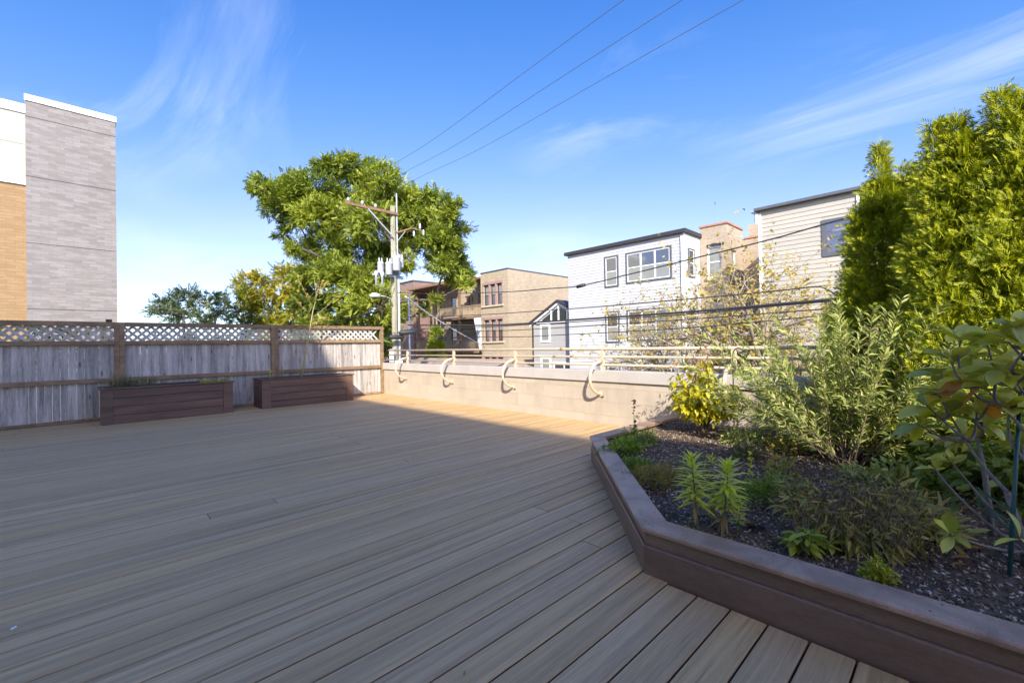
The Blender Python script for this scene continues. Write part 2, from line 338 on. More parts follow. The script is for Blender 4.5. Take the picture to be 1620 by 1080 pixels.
L_ = {
 'ailanthus': leafmat('tree_leaf', [(0.098,0.140,0.017),(0.196,0.251,0.030),(0.316,0.357,0.046),(0.436,0.458,0.065)], 0.35),
 'yellow': leafmat('yellowing_leaf', [(0.12,0.16,0.02),(0.26,0.27,0.025),(0.42,0.36,0.02),(0.56,0.42,0.02)], 0.35),
 'far': leafmat('far_leaf', [(0.06,0.085,0.03),(0.09,0.12,0.04),(0.12,0.15,0.055)], 0.3),
 'sparse': leafmat('autumn_leaf', [(0.295,0.297,0.059),(0.499,0.418,0.089),(0.567,0.363,0.089),(0.385,0.363,0.079)], 0.4),
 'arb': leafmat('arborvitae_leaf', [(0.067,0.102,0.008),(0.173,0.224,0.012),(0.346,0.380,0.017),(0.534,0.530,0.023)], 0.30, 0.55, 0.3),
 'conifer': leafmat('conifer_leaf', [(0.18,0.25,0.015),(0.30,0.37,0.02),(0.42,0.45,0.03)], 0.3),
 'willow': leafmat('willow_leaf', [(0.201,0.255,0.056),(0.314,0.366,0.082),(0.441,0.475,0.127),(0.603,0.585,0.195)], 0.35, 0.5, 0.5),
 'gold': leafmat('gold_leaf', [(0.329,0.354,0.022),(0.552,0.506,0.022),(0.737,0.607,0.022)], 0.42),
 'rhodo': leafmat('broad_leaf', [(0.314,0.336,0.054),(0.480,0.487,0.078),(0.628,0.588,0.107),(0.750,0.689,0.068)], 0.25, 0.42, 0.6),
 'orange': leafmat('orange_leaf', [(0.474,0.204,0.041),(0.574,0.288,0.061)], 0.3),
 'red': leafmat('red_leaf', [(0.25,0.10,0.06),(0.38,0.20,0.12),(0.30,0.24,0.09)], 0.3),
 'maroon': leafmat('maroon_leaf', [(0.035,0.012,0.015),(0.08,0.02,0.028)], 0.2),
 'lily': leafmat('lily_leaf', [(0.402,0.473,0.037),(0.644,0.683,0.054),(0.750,0.750,0.075)], 0.35, 0.4, 0.6),
 'lilydry': leafmat('dry_lily_leaf', [(0.26,0.17,0.06),(0.40,0.30,0.10)], 0.3),
 'ground': leafmat('groundcover_leaf', [(0.144,0.215,0.025),(0.240,0.324,0.033),(0.360,0.431,0.056)], 0.3),
 'groundmix': leafmat('mixed_groundcover', [(0.136,0.198,0.027),(0.254,0.252,0.038),(0.429,0.234,0.065),(0.234,0.288,0.032)], 0.3),
 'moss': leafmat('moss_leaf', [(0.120,0.194,0.022),(0.192,0.280,0.028),(0.265,0.366,0.040)], 0.3),
 'sage': leafmat('sage_leaf', [(0.284,0.359,0.043),(0.419,0.469,0.060),(0.539,0.552,0.078)], 0.35),
 'dwarf': leafmat('dwarf_leaf', [(0.229,0.291,0.025),(0.431,0.437,0.042),(0.646,0.555,0.075)], 0.3),
 'grey': leafmat('grey_green_leaf', [(0.259,0.250,0.058),(0.359,0.340,0.082),(0.536,0.356,0.106)], 0.3),
 'grass': leafmat('grass_blade', [(0.09,0.12,0.035),(0.15,0.16,0.06),(0.34,0.28,0.14)], 0.3),
 'darkshrub': leafmat('dark_shrub_leaf', [(0.116,0.168,0.036),(0.189,0.252,0.048),(0.291,0.336,0.059)], 0.35),
 'chip': leafmat('mulch_chip', [(0.09,0.058,0.034),(0.20,0.138,0.086),(0.36,0.265,0.18),(0.72,0.60,0.46)], 0.0, 0.85, 0.3),
}

# ------------------------------------------------------------------ the setting
XW, YF = 5.29, 10.11
tag(MB().box(-900, 900, -900, 900, -3.4, -3.05).build('ground', M['ground']), None, kind='structure')
tag(MB().box(6.4, 12.2, -60, 240, -3.045, -3.0).build('alley', M['asphalt']), None, kind='structure')
tag(MB().box(12.5, 60, -40, 60, -3.044, -2.98).build('yard', M['ground']), None, kind='structure')
base = MB().box(-3.05, 5.58, -6, 10.4, -3.0, -0.034).build('deck', M['dark']); tag(base, None, kind='structure')
# deck boards, butt-jointed
PITCH_B = 0.1436; Y0 = 0.293
bm = MB(); c = 0.005; hw = PITCH_B/2-0.0034
prof = [(-hw,-0.025),(-hw,-c),(-hw+c*0.4,-c*0.35),(-hw+c,0),(hw-c,0),(hw-c*0.4,-c*0.35),(hw,-c),(hw,-0.025)]
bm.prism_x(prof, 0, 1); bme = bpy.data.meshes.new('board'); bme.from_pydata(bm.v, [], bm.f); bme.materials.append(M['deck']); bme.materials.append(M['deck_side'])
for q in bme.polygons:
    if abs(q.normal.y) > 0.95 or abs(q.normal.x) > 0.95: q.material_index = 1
joints = {}
for px, py in [(327,812),(432,789),(485,671),(522,685),(536,690),(551,695),(567,701),(585,707),(646,730),(851,803),(902,821),(930,858)]:
    p = PZ(px, py, 0); joints.setdefault(math.floor((p[1]-Y0)/PITCH_B), []).append(p[0])
for r in range(-16, 69):
    y = Y0+(r+0.5)*PITCH_B
    if y > 10.10: break
    x1 = 1.968 if y+PITCH_B/2 < 1.135 else 5.284
    xs = [-3.0]+sorted(joints.get(r, [random.choice([-0.9, -0.75, 4.75, 4.6]) if x1 > 3 else -0.9]))+[x1]
    for a, b in zip(xs[:-1], xs[1:]):
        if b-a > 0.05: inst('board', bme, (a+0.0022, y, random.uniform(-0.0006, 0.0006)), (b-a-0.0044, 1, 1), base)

# ---- block wall with its coping
wall = MB().box(XW+0.0, XW+0.27, -6, 10.4, -3.0, 0.70).build('block_wall', M['mortar'])
tag(wall, 'low painted cream block wall along the sunny edge of the deck', 'wall')
cache = {}
def block_mesh(l, h):
    k = (round(l,3), round(h,3))
    if k not in cache:
        mb = MB().box(-0.0035, 0.02, 0.0015, l-0.0015, 0.0015, h-0.0015, 0.0014)
        me = bpy.data.meshes.new('block'); me.from_pydata(mb.v, [], mb.f); me.materials.append(M['block']); cache[k] = me
    return cache[k]
for k, (z0, z1) in enumerate([(-0.01,0.12),(0.12,0.315),(0.315,0.508),(0.508,0.66)]):
    off = 4.352+(0.2 if k % 2 else 0.0)
    n0 = math.floor((-2.0-off)/0.4)
    for j in range(n0, 40):
        a = off+0.4*j; b = min(a+0.4, 10.12)
        if b-a < 0.03: break
        inst('block', block_mesh(b-a, z1-z0), (XW+random.uniform(-0.001, 0.001), a, z0), parent=wall)
for a, b in [(-6,-0.4),(-0.4,4.59),(4.59,7.6),(7.6,10.09)]:
    cp = MB(); cp.prism_x([(0,0)]*3, 0, 0) if False else None
    i = [(XW-0.035,0.605),(XW-0.028,0.605),(XW-0.016,0.66),(XW+0.27,0.66),(XW+0.27,0.605),(XW+0.31,0.605),(XW+0.31,0.75),(XW-0.02,0.762),(XW-0.035,0.752)]
    mb = MB(); n = len(i); mb.v = [(x,a+0.0015,z) for x, z in i]+[(x,b-0.0015,z) for x, z in i]
    mb.f = [tuple(range(n)), tuple(range(2*n-1, n-1, -1))]+[(k, n+k, n+(k+1) % n, (k+1) % n) for k in range(n)]
    mb.build('coping', M['coping'], wall)

# ---- railing on the wall
rl = thing('railing', 'cream painted three bar metal railing with curved brackets on block wall', 'railing', (XW+0.06, 4, 0.76))
XR = XW+0.055
def adj(z): return 1.146+(z-1.146)*XR/XW
for z, r in ((1.066,0.021),(0.953,0.017),(0.838,0.017)):
    rb = MB().tube([(XR, -3, adj(z)), (XR, 4, adj(z)), (XR, 9.93, adj(z))], r, 10).build('rail', M['rail'], rl, True)
for (y, z) in ((4.55, 0.954), (4.40, 1.067), (4.2,0.954)):
    MB().tube([(XR, y-0.03, adj(z)), (XR, y+0.04, adj(z))], 0.0235 if z > 1 else 0.0185, 10).build('rust_patch', M['rust'], rl, True)
post_y = [9.03, 7.235, 5.45, 3.657, 1.862, 0.07, -1.72]
for y in post_y:
    mb = MB()
    P = [(-0.022,1.05),(0.022,1.05),(0.024,0.86),(0.027,0.79),(0.013,0.758),(-0.013,0.758),(-0.027,0.79),(-0.024,0.86)]
    mb.prism_x([(y+p[0], adj(p[1])) for p in P], XR-0.024, XR-0.014+0.03)
    mb.build('post', M['rail'], rl)
    arc = []
    for k in range(15):
        a = R_(88+k*13.2)
        arc.append((XW+0.01+0.275*math.cos(a)*(1.0), y, 0.655+0.232*math.sin(a)))
    arc.append((XW-0.004, y, 0.42))
    MB().tube(arc, [0.023]*8+[0.022,0.021,0.0205,0.020,0.019,0.018,0.017,0.017], 10).build('bracket', M['rail'], rl, True)
    MB().box(XW-0.017, XW-0.009, y-0.028, y+0.028, 0.385, 0.465).build('foot_plate', M['rail'], rl)
    MB().box(XW-0.03, XW-0.011, y-0.05, y-0.028, 0.386, 0.398).build('bolt', M['trim_dark'], rl)

# ---- fence
fn = thing('fence', 'weathered grey picket fence with lattice top and brown stained frame', 'fence', (1.0, YF, 0))
posts = [-4.47, -2.04, 0.39, 2.82, 5.245]
for i_, x in enumerate(posts):
    hw_ = 0.034 if i_ == 4 else 0.066
    if i_ == 4: MB().box(x-0.03, x+0.038, YF-0.045, YF+0.05, -0.03, 1.662, 0.003).build('post', M['frame'], fn)
    else:
        MB().box(x-0.068, x-0.001, YF-0.045, YF+0.05, -0.03, 1.655+random.uniform(-.004,.004), 0.003).build('post', M['frame'], fn)
        MB().box(x+0.001, x+0.068, YF-0.046, YF+0.05, -0.03, 1.655+random.uniform(-.004,.004), 0.003).build('post', M['frame'], fn)
for a, b in zip(posts[:-1], posts[1:]):
    x0 = a+0.069; x1 = b-0.069 if b < 5 else b-0.031
    MB().box(x0, x1, YF-0.040, YF+0.045, 1.582, 1.655, 0.003).build('rail', M['frame'], fn)
    MB().box(x0, x1, YF-0.040, YF+0.012, 1.268, 1.336, 0.003).build('rail', M['frame'], fn)
    MB().box(x0, x1, YF-0.042, YF+0.006, 0.640, 0.706, 0.003).build('rail', M['frame'], fn)
    MB().box(x0, x1, YF-0.018, YF+0.006, 0.0, 0.055, 0.002).build('rail', M['frame'], fn)
    mb = MB().box(x0, x1, YF+0.046, YF+0.06, 1.25, 1.29).build('backing_strip', M['frame'], fn)
# pickets
pm = MB().box(-0.5, 0.5, 0, 0.016, 0, 1, 0.0); pme = bpy.data.meshes.new('picket'); pme.from_pydata(pm.v, [], pm.f); pme.materials.append(M['picket'])
x = -3.6
while x < 5.20:
    wd = random.uniform(0.084, 0.094)
    if not any(abs(x+wd/2-p) < 0.03 for p in posts):
        gap = random.choice([0.0005, 0.001, 0.0015, 0.002]) if random.random() < 0.88 else 0.006
        inst('picket', pme, (x+wd/2, YF+0.016+random.uniform(0, 0.006), 0.035+random.uniform(-0.01,0.01)), (wd-gap, 1, 1.262), fn, (0, random.uniform(-0.002,0.002), 0))
    x += wd
# lattice: two layers of thin crossing slats
def slat_mesh(sgn):
    mb = MB(); hh = 0.255; wv = 0.029
    P = [(-wv,0),(wv,0),(wv+sgn*hh,hh),(-wv+sgn*hh,hh)]
    mb.v = [(p[0],0,p[1]) for p in P]+[(p[0],0.008,p[1]) for p in P]
    mb.f = [(0,1,2,3),(7,6,5,4)]+[(k,4+k,4+(k+1) % 4,(k+1) % 4) for k in range(4)]
    me = bpy.data.meshes.new('lattice_slat'); me.from_pydata(mb.v, [], mb.f); me.materials.append(M['lattice']); return me
sa, sb = slat_mesh(-1), slat_mesh(1)
x = -3.4
while x < 5.6:
    for me, yo, sh in ((sa, 0.0, 0.0), (sb, 0.0095, -0.255)):
        xx = x+sh+random.uniform(-0.004,0.004)
        lo, hi = (xx-0.255, xx) if me is sa else (xx, xx+0.255)
        if hi < 5.22 and lo > -4.4 and not any(lo < p-0.0 < hi and False for p in posts):
            inst('lattice_slat', me, (xx, YF+0.004+yo, 1.3315), parent=fn)
    x += 0.124

# ---- raised bed
bed = thing('raised_bed', 'dark brown painted timber raised bed with mitred cap boards', 'planting bed', (2.6, 0.5, 0))
PATH = [np.array(p) for p in [(1.98,-4.0),(1.98,1.14),(3.56,2.60),(5.275,2.60)]]
def offpt(i, d):
    def dirn(k): v = PATH[k+1]-PATH[k]; return v/np.linalg.norm(v)
    nr = lambda v: np.array([v[1], -v[0]])
    if i == 0: return PATH[0]+nr(dirn(0))*d
    if i == 3: return PATH[3]+nr(dirn(2))*d
    n1_, n2_ = nr(dirn(i-1)), nr(dirn(i)); mm = n1_+n2_; mm /= np.linalg.norm(mm); return PATH[i]+mm*d/mm.dot(n1_)
def sweep(seg, profile, gap=0.001):
    mb = MB(); n = len(profile); d = PATH[seg+1]-PATH[seg]; d = d/np.linalg.norm(d)*gap
    for e, s in ((seg, 1), (seg+1, -1)):
        for o_, z in profile:
            q = offpt(e, o_)+d*s; mb.v.append((q[0], q[1], z))
    mb.f = [tuple(range(n)), tuple(range(2*n-1, n-1, -1))]+[(k, n+k, n+(k+1) % n, (k+1) % n) for k in range(n)]
    return mb
for sg in range(3):
    z0 = -0.03 if sg == 0 else 0.002
    sweep(sg, [(0.004,z0),(0.004,0.132),(0.010,0.140),(0.034,0.140),(0.034,z0)]).build('lower_board', M['bed'], bed)
    sweep(sg, [(0.018,0.141),(0.018,0.206),(0.034,0.206),(0.034,0.141)]).build('upper_board', M['bed'], bed)
    sweep(sg, [(-0.006,0.216),(-0.008,0.226),(-0.005,0.233),(0.002,0.237),(0.130,0.237),(0.137,0.233),(0.138,0.207),(0.0,0.207),(-0.004,0.210)]).build('cap_board', M['bedcap'], bed)
for sg, ts in ((0, (0.80,0.90,0.965,0.995)), (1, (0.02,0.06,0.5,0.96))):
    for t_ in ts:
        for o_ in (0.03, 0.105):
            q = offpt(sg, o_)*(1-t_)+offpt(sg+1, o_)*t_
            MB().lathe((q[0], q[1], 0.2368), [(0.0045,0),(0.004,0.0008)], 8).build('screw', M['trim_dark'], bed)
def bed_ymax(x, d=0.03):
    return min(2.60-d, 1.14+(x-1.98)*0.924-d*1.4)
def soil_z(x, y):
    return 0.168+0.018*np.sin(x*3.1+y*1.7)*np.sin(y*2.3-x)+0.02*np.clip((x-2.6)/2, 0, 1)+0.008*np.sin(x*11+y*7)*np.sin(y*13-x*5)
gx, gy = 70, 110; V = []; FQ = []
for i in range(gx+1):
    x = 2.02+(XW-0.012-2.02)*i/gx
    for j in range(gy+1):
        y = -4.0+(bed_ymax(x)+4.0)*(j/gy); V.append((x, y, float(soil_z(x, y))))
for i in range(gx):
    for j in range(gy):
        a = i*(gy+1)+j; FQ.append((a, a+gy+1, a+gy+2, a+1))
tag(mesh_np('bed_soil', V, FQ, M['soil'], smooth=True), None, kind='structure')
# mulch chips
N = 34000
cx = 2.03+(3.2)*rng.random(N)**1.25; cy = -0.7+3.3*rng.random(N)
ok = np.array([y < bed_ymax(x, 0.05) for x, y in zip(cx, cy)]); cx, cy = cx[ok], cy[ok]; N = len(cx)
TC = np.array([(-0.5,0,0.0),(0.5,0.1,0),(0.0,1,0.05),(0.1,0.45,0.42)]); FC = [(0,1,3),(1,2,3),(2,0,3),(0,2,1)]
ax = rdir(N); ax[:,2] *= 0.35
sz = rng.uniform(0.010, 0.034, N); rr = np.clip(rng.beta(1.3, 2.4, N)+0.55*(rng.random(N) < 0.16), 0, 1)
ob = leaves('mulch', TC, FC, np.c_[cx, cy, soil_z(cx, cy)-0.001], ax, rdir(N, 1.6), sz, L_['chip'], rnd=rr, wid=rng.uniform(0.16, 0.42, N))
tag(ob, 'dark shredded bark mulch spread over the raised bed', 'mulch', kind='stuff')

# ---- the two timber planters by the fence
def planter(x0, x1, label):
    y0, y1, H_ = 9.40, 9.99, 0.555
    t = thing('planter_box', label, 'planter', ((x0+x1)/2, 9.7, 0), 'timber planters along the fence')
    for (a, b) in ((x0, x0+0.15), (x1-0.15, x1)):
        MB().box(a, b, y0-0.014, y0+0.012, 0.003, H_, 0.002).build('corner_board', M['planter'], t)
    for k in range(4):
        z0 = 0.003+k*(H_-0.003)/4; z1 = 0.003+(k+1)*(H_-0.003)/4-0.006
        MB().box(x0+0.152, x1-0.152, y0-0.006, y0+0.014, z0, z1, 0.003).build('plank', M['planter'], t)
        for xs, xe in ((x0+0.002, x0+0.02), (x1-0.02, x1-0.002)):
            MB().box(xs, xe, y0+0.016, y1, z0, z1, 0.003).build('plank', M['planter'], t)
    MB().box(x0+0.02, x1-0.02, y1-0.02, y1-0.001, 0.003, H_, 0.002).build('back_board', M['planter'], t)
    MB().box(x0-0.025, x1+0.025, y0-0.035, y0+0.055, H_+0.001, H_+0.022, 0.003).build('rim_board', M['planter'], t)
    MB().box(x0-0.025, x1+0.025, y1-0.07, y1+0.02, H_+0.001, H_+0.022, 0.003).build('rim_board', M['planter'], t)
    for a, b in ((x0-0.025, x0+0.06), (x1-0.06, x1+0.025)):
        MB().box(a, b, y0+0.057, y1-0.072, H_+0.001, H_+0.0215, 0.003).build('rim_board', M['planter'], t)
    MB().box(x0+0.022, x1-0.022, y0+0.016, y1-0.022, 0.2, H_-0.03).build('soil', M['soil'], t)
    return t
planter(0.135, 1.915, 'long brown timber planter on the left, sedge tuft growing in it')
planter(2.395, 4.185, 'long brown timber planter nearer the wall, thin sapling growing in it')

# ---- unseen building added behind the camera, roofline shaped to throw the deck's shade
shade_bld = thing('shade_building', 'unseen tan brick building added behind the deck to shade it', 'building', (-14, -12, -3))
prof = [(-34,-3),(-34,12.82),(-5.7,12.82),(-4.8,13.22),(-4.15,13.75),(-3.5,14.0),(3.0,14.0),(3.0,-3)]
MB().prism_x(prof[::-1], -19, -9).build('wall', M['brick_tan'], shade_bld)
for z in (-1.5, 1.8, 5.1, 8.4):
    for a in np.arange(-31, 0, 4.2):
        f_ = MB().box(-8.998, -8.95, a, a+1.2, z, z+1.7).build('window', M['trim_white'], shade_bld); MB().box(-8.948, -8.94, a+0.08, a+1.12, z+0.08, z+1.62).build('pane', M['pane'], f_)

# ------------------------------------------------------------------ buildings across the alley
def ubox(mb, axis, P, u0, u1, d0, d1, z0, z1):
    """axis 'x': wall on plane X=P facing -X, u = Y;  axis 'y': wall on plane Y=P facing -Y, u = X;  d = depth behind the face"""
    if axis == 'x': mb.box(P+d0, P+d1, u0, u1, z0, z1)
    else: mb.box(u0, u1, P+d0, P+d1, z0, z1)
    return mb
def facade(parent, axis, P, u0, u1, z0, z1, holes, mat, thick=0.3, name='wall'):
    zs = sorted({z0, z1, *[h[2] for h in holes], *[h[3] for h in holes]}); mb = MB()
    for a, b in zip(zs[:-1], zs[1:]):
        hs_ = sorted([(h[0], h[1]) for h in holes if h[2] < b-1e-6 and h[3] > a+1e-6]); cur = u0
        for h0, h1 in hs_:
            if h0 > cur: ubox(mb, axis, P, cur, h0, 0, thick, a, b)
            cur = max(cur, h1)
        if cur < u1: ubox(mb, axis, P, cur, u1, 0, thick, a, b)
    return mb.build(name, mat, parent)
def window(parent, axis, P, u0, u1, z0, z1, frame, fw=0.06, rec=0.10, pane=None, sash=True, proud=0.0, mull=0, sash_mat=None, sill=None):
    pane = pane or M['pane']; mb = MB(); d0, d1 = rec-proud, rec+0.07
    ubox(mb, axis, P, u0, u0+fw, d0, d1, z0, z1); ubox(mb, axis, P, u1-fw, u1, d0, d1, z0, z1)
    ubox(mb, axis, P, u0+fw, u1-fw, d0, d1, z0, z0+fw); ubox(mb, axis, P, u0+fw, u1-fw, d0, d1, z1-fw, z1)
    f_ = mb.build('window', frame, parent)
    sm = sash_mat or frame; sw = 0.045
    n = mull+1; W_ = (u1-u0-2*fw)/n
    for k in range(n):
        a, b = u0+fw+k*W_, u0+fw+(k+1)*W_
        mb = MB(); e0, e1 = d0+0.012, d1-0.005
        ubox(mb, axis, P, a+.001, a+sw, e0, e1, z0+fw+.001, z1-fw-.001); ubox(mb, axis, P, b-sw, b-.001, e0, e1, z0+fw+.001, z1-fw-.001)
        ubox(mb, axis, P, a+sw, b-sw, e0, e1, z0+fw+.001, z0+fw+sw); ubox(mb, axis, P, a+sw, b-sw, e0, e1, z1-fw-sw, z1-fw-.001)
        zm = (z0+z1)/2
        if sash: ubox(mb, axis, P, a+sw, b-sw, e0, e1, zm-0.03, zm+0.03)
        mb.build('sash', sm, f_)
        if sash:
            ubox(MB(), axis, P, a+sw, b-sw, e0+0.02, e0+0.03, z0+fw+sw, zm-0.03).build('pane', pane if isinstance(pane, bpy.types.Material) else pane[0], f_)
            ubox(MB(), axis, P, a+sw, b-sw, e0+0.02, e0+0.03, zm+0.03, z1-fw-sw).build('pane', pane if isinstance(pane, bpy.types.Material) else pane[1], f_)
        else: ubox(MB(), axis, P, a+sw, b-sw, e0+0.02, e0+0.03, z0+fw+sw, z1-fw-sw).build('pane', pane if isinstance(pane, bpy.types.Material) else pane[0], f_)
    if sill: ubox(MB(), axis, P, u0-0.1, u1+0.1, -0.08, rec, z0-0.12, z0-0.001).build('sill', sill, f_)
    return f_
def siding(parent, axis, P, u0, u1, z0, z1, step, mat, holes=()):
    """lap boards, each its own piece; a board stops at openings"""
    key = (axis,); mb = MB(); L = [(0,0.0),(0,0.025),(1.0,0.006),(1.0,0.0)]
    V_ = []
    for u in (0, 1):
        for zf, d in L: V_.append((-d, u, zf*(step*0.995)) if axis == 'x' else (u, -d, zf*(step*0.995)))
    me = bpy.data.meshes.new('siding_board'); me.from_pydata(V_, [], [(0,1,2,3),(7,6,5,4)]+[(k, 4+k, 4+(k+1) % 4, (k+1) % 4) for k in range(4)]); me.materials.append(mat)
    z = z0
    while z < z1-0.02:
        hs_ = sorted([(h[0], h[1]) for h in holes if h[2] < z+step*0.9 and h[3] > z+step*0.1]); cur = u0; segs = []
        for h0, h1 in hs_:
            if h0 > cur: segs.append((cur, h0))
            cur = max(cur, h1)
        if cur < u1: segs.append((cur, u1))
        for a, b in segs:
            if axis == 'x': inst('siding_board', me, (P-0.001, a, z), (1, b-a, min(1, (z1-z)/step)), parent)
            else: inst('siding_board', me, (a, P-0.001, z), (b-a, 1, min(1, (z1-z)/step)), parent)
        z += step

# white sided house
wh = thing('white_house', 'white sided three storey house with dark cornice, right of the grey gable', 'house', (26, 14, -3))
WX, WY0, WY1, WT = 23.0, 10.38, 18.34, 7.12
holes = []
for z0, z1 in ((4.68,6.36),(1.30,3.0),(-2.1,-0.28)):
    holes += [(14.55,15.40,z0-0.08,z1),(11.2,13.9,z0,z1)]
facade(wh, 'x', WX, WY0, WY1, -3, WT, holes, M['white_side'])
siding(wh, 'x', WX, WY0+0.11, WY1-0.02, -2.9, WT-0.15, 0.18, M['white_side'], [(h[0]-0.1, h[1]+0.1, h[2]-0.1, h[3]+0.1) for h in holes])
MB().box(WX+0.31, 35, WY0+0.3, WY1, -3, WT-0.05).build('body', M['white_side'], wh)
sideh = [(23.38,24.05,4.65,6.15),(23.38,24.05,1.35,2.85)]
facade(wh, 'y', WY0, WX+0.301, 25.2, -3, WT-0.02, sideh, M['white_side'], 0.29)
for k, h in enumerate(holes):
    pn = (M['pane_pale'], M['pane'])
    window(wh, 'x', WX, h[0]-0.07, h[1]+0.07, h[2]-0.05, h[3]+0.09, M['trim_slate'], 0.10, 0.0, pn, True, 0.05, 2 if k % 2 else 0, M['trim_white'])
for h in sideh: window(wh, 'y', WY0, h[0]-0.05, h[1]+0.05, h[2], h[3]+0.05, M['trim_slate'], 0.07, 0.0, M['pane'], True, 0.05, 0, M['trim_white'])
for z in (WT-0.14,):
    MB().box(WX-0.22, WX+0.2, WY0-0.12, WY1+0.15, z, WT+0.06).build('cornice', M['trim_dark'], wh)
    MB().box(WX+0.201, 25.2, WY0-0.12, WY0+0.1, z, WT+0.06).build('cornice', M['trim_dark'], wh)
MB().box(WX-0.045, WX-0.002, WY0, WY0+0.10, -3, WT-0.15).build('corner_board', M['trim_white'], wh)
MB().tube([(WX-0.07, WY0+0.16, WT-0.3), (WX-0.07, WY0+0.16, -3)], 0.05, 8).build('downspout', M['trim_white'], wh)

# tan brick house with its bay
bh = thing('brick_house', 'tan brick house with arched windows and terracotta coping, beside white house', 'house', (28, 8.5, -3))
BX, BY0, BY1, BT = 24.9, 8.92, 10.36, 7.52
hb = [(9.22,10.02,4.65,6.52),(9.22,10.02,1.45,3.4),(9.22,10.02,-1.9,-0.1)]
facade(bh, 'x', BX, BY0, BY1, -3, BT, hb, M['brick_tan'])
for h in hb:
    window(bh, 'x', BX, h[0]+.001, h[1]-.001, h[2]+.001, h[3]-0.1, M['trim_white'], 0.05, 0.1, M['pane_pale'], True, 0.0)
    P_ = [(h[0], h[3]-0.1), (h[1], h[3]-0.1)]+[(h[1]-(h[1]-h[0])*k/8, h[3]-0.1+0.14*math.sin(math.pi*k/8)+0.0) for k in range(1, 8)]
    MB().prism_x(P_, BX-0.02, BX+0.1).build('arch_hood', M['trim_dark'], bh)
    MB().box(BX-0.07, BX-0.003, h[0]-0.1, h[1]+0.1, h[2]-0.13, h[2]-0.01).build('sill', M['stone'], bh)
hs2 = [(25.5,26.3,4.5,6.2),(25.5,26.3,1.4,3.1)]
facade(bh, 'y', BY0, BX+0.301, 27.3, -3, BT, hs2, M['brick_tan'], 0.29)
for h in hs2: window(bh, 'y', BY0, h[0]+.001, h[1]-.001, h[2]+.001, h[3]-.001, M['trim_white'], 0.05, 0.1, M['pane_pale'])
MB().box(BX+0.302, 27.3, BY0+0.292, BY1, -3, BT-0.01).build('body', M['brick_tan'], bh)
hm = [(7.5,8.1,3.6,5.4),(6.3,6.9,3.6,5.4),(7.5,8.1,0.2,2.2)]
facade(bh, 'x', 27.31, 5.0, BY0, -3, 7.0, hm, M['brick_tan'])
for h in hm: window(bh, 'x', 27.31, h[0]+.001, h[1]-.001, h[2]+.001, h[3]-.001, M['trim_white'], 0.05, 0.1, M['pane_pale'])
MB().box(27.62, 36, 5.0, BY1, -3, 6.98).build('body', M['brick_tan'], bh)
MB().box(BX-0.06, BX+0.25, BY0-0.06, BY1+0.05, BT+0.001, BT+0.10).build('coping', M['terracotta'], bh)
MB().box(BX+0.252, 27.3, BY0-0.06, BY0+0.22, BT+0.001, BT+0.10).build('coping', M['terracotta'], bh)
MB().box(27.25, 27.6, 5.0, BY0-0.07, 7.001, 7.09).build('coping', M['terracotta'], bh)
ch = MB().box(28.4, 29.0, 8.2, 8.95, 6.9, 8.05).build('chimney', M['brick_tan'], bh)
MB().tube([(28.7,8.6,8.04),(28.7,8.6,8.75)], 0.1, 8).build('flue', M['greymetal'], ch); MB().box(28.45,28.95,8.35,8.85,8.76,8.80).build('flue_cap', M['greymetal'], ch)

# beige sided house
be = thing('beige_house', 'beige lap sided house behind the tall arborvitae', 'house', (26, 2, -3))
EX, EY1, ET = 22.0, 6.46, 7.0
he = [(3.05,4.06,4.62,6.02),(3.3,4.1,0.9,2.55)]
facade(be, 'x', EX, 2.95, EY1, -3, ET, he, M['beige_side'])
siding(be, 'x', EX, 2.95, EY1-0.08, -2.9, ET-0.02, 0.19, M['beige_side'], [(h[0]-0.06, h[1]+0.06, h[2]-0.06, h[3]+0.06) for h in he])
for k, h in enumerate(he):
    wd_ = window(be, 'x', EX, h[0]-0.06, h[1]+0.06, h[2]-0.06, h[3]+0.06, M['trim_slate'], 0.13, 0.0, M['pane'], True, 0.05, 0, M['trim_slate'])
    if k == 0:
        cu = bpy.data.curves.new('lettering', 'FONT'); cu.body = 'Compass'; cu.size = 0.12; cu.extrude = 0.002
        to = bpy.data.objects.new('tmp_text', cu); COL.objects.link(to); bpy.context.view_layer.update()
        me = bpy.data.meshes.new_from_object(to.evaluated_get(bpy.context.evaluated_depsgraph_get())); bpy.data.objects.remove(to)
        for v_ in me.vertices: v_.co = (EX-0.024-v_.co.z*0+0.0-v_.co.z, 3.74-v_.co.x, 5.56+v_.co.y)
        link('lettering', me, M['blind'], wd_)
MB().box(EX+0.301, 34, 2.95, EY1, -3, ET-0.02).build('body', M['beige_side'], be)
MB().box(EX-0.06, EX-0.002, EY1-0.08, EY1+0.03, -3, ET-0.12).build('corner_board', M['trim_white'], be)
MB().box(EX-0.06, EX-0.002, 2.85, 2.95, -3, ET-0.1).build('corner_board', M['trim_white'], be)
MB().box(EX-0.25, 34.2, -6, EY1+0.15, ET, ET+0.12).build('roof', M['trim_slate'], be)
MB().box(EX+1.6, 34, -6, 2.94, -3, ET-0.01).build('porch_wall', M['brick_tan'], be)
for z in (6.05, 3.2, 0.4): MB().box(EX+0.02, EX+0.14, -6, 2.84, z, z+0.45).build('porch_beam', M['wood_brown'], be)
for y in (-2.5, 0.2): MB().box(EX+0.15, EX+0.33, y, y+0.18, -3, ET-0.01).build('porch_post', M['wood_brown'], be)
for z in (3.0, 0.2): MB().box(EX+0.15, EX+1.6, -6, 2.94, z, z+0.18).build('porch_floor', M['wood_brown'], be)

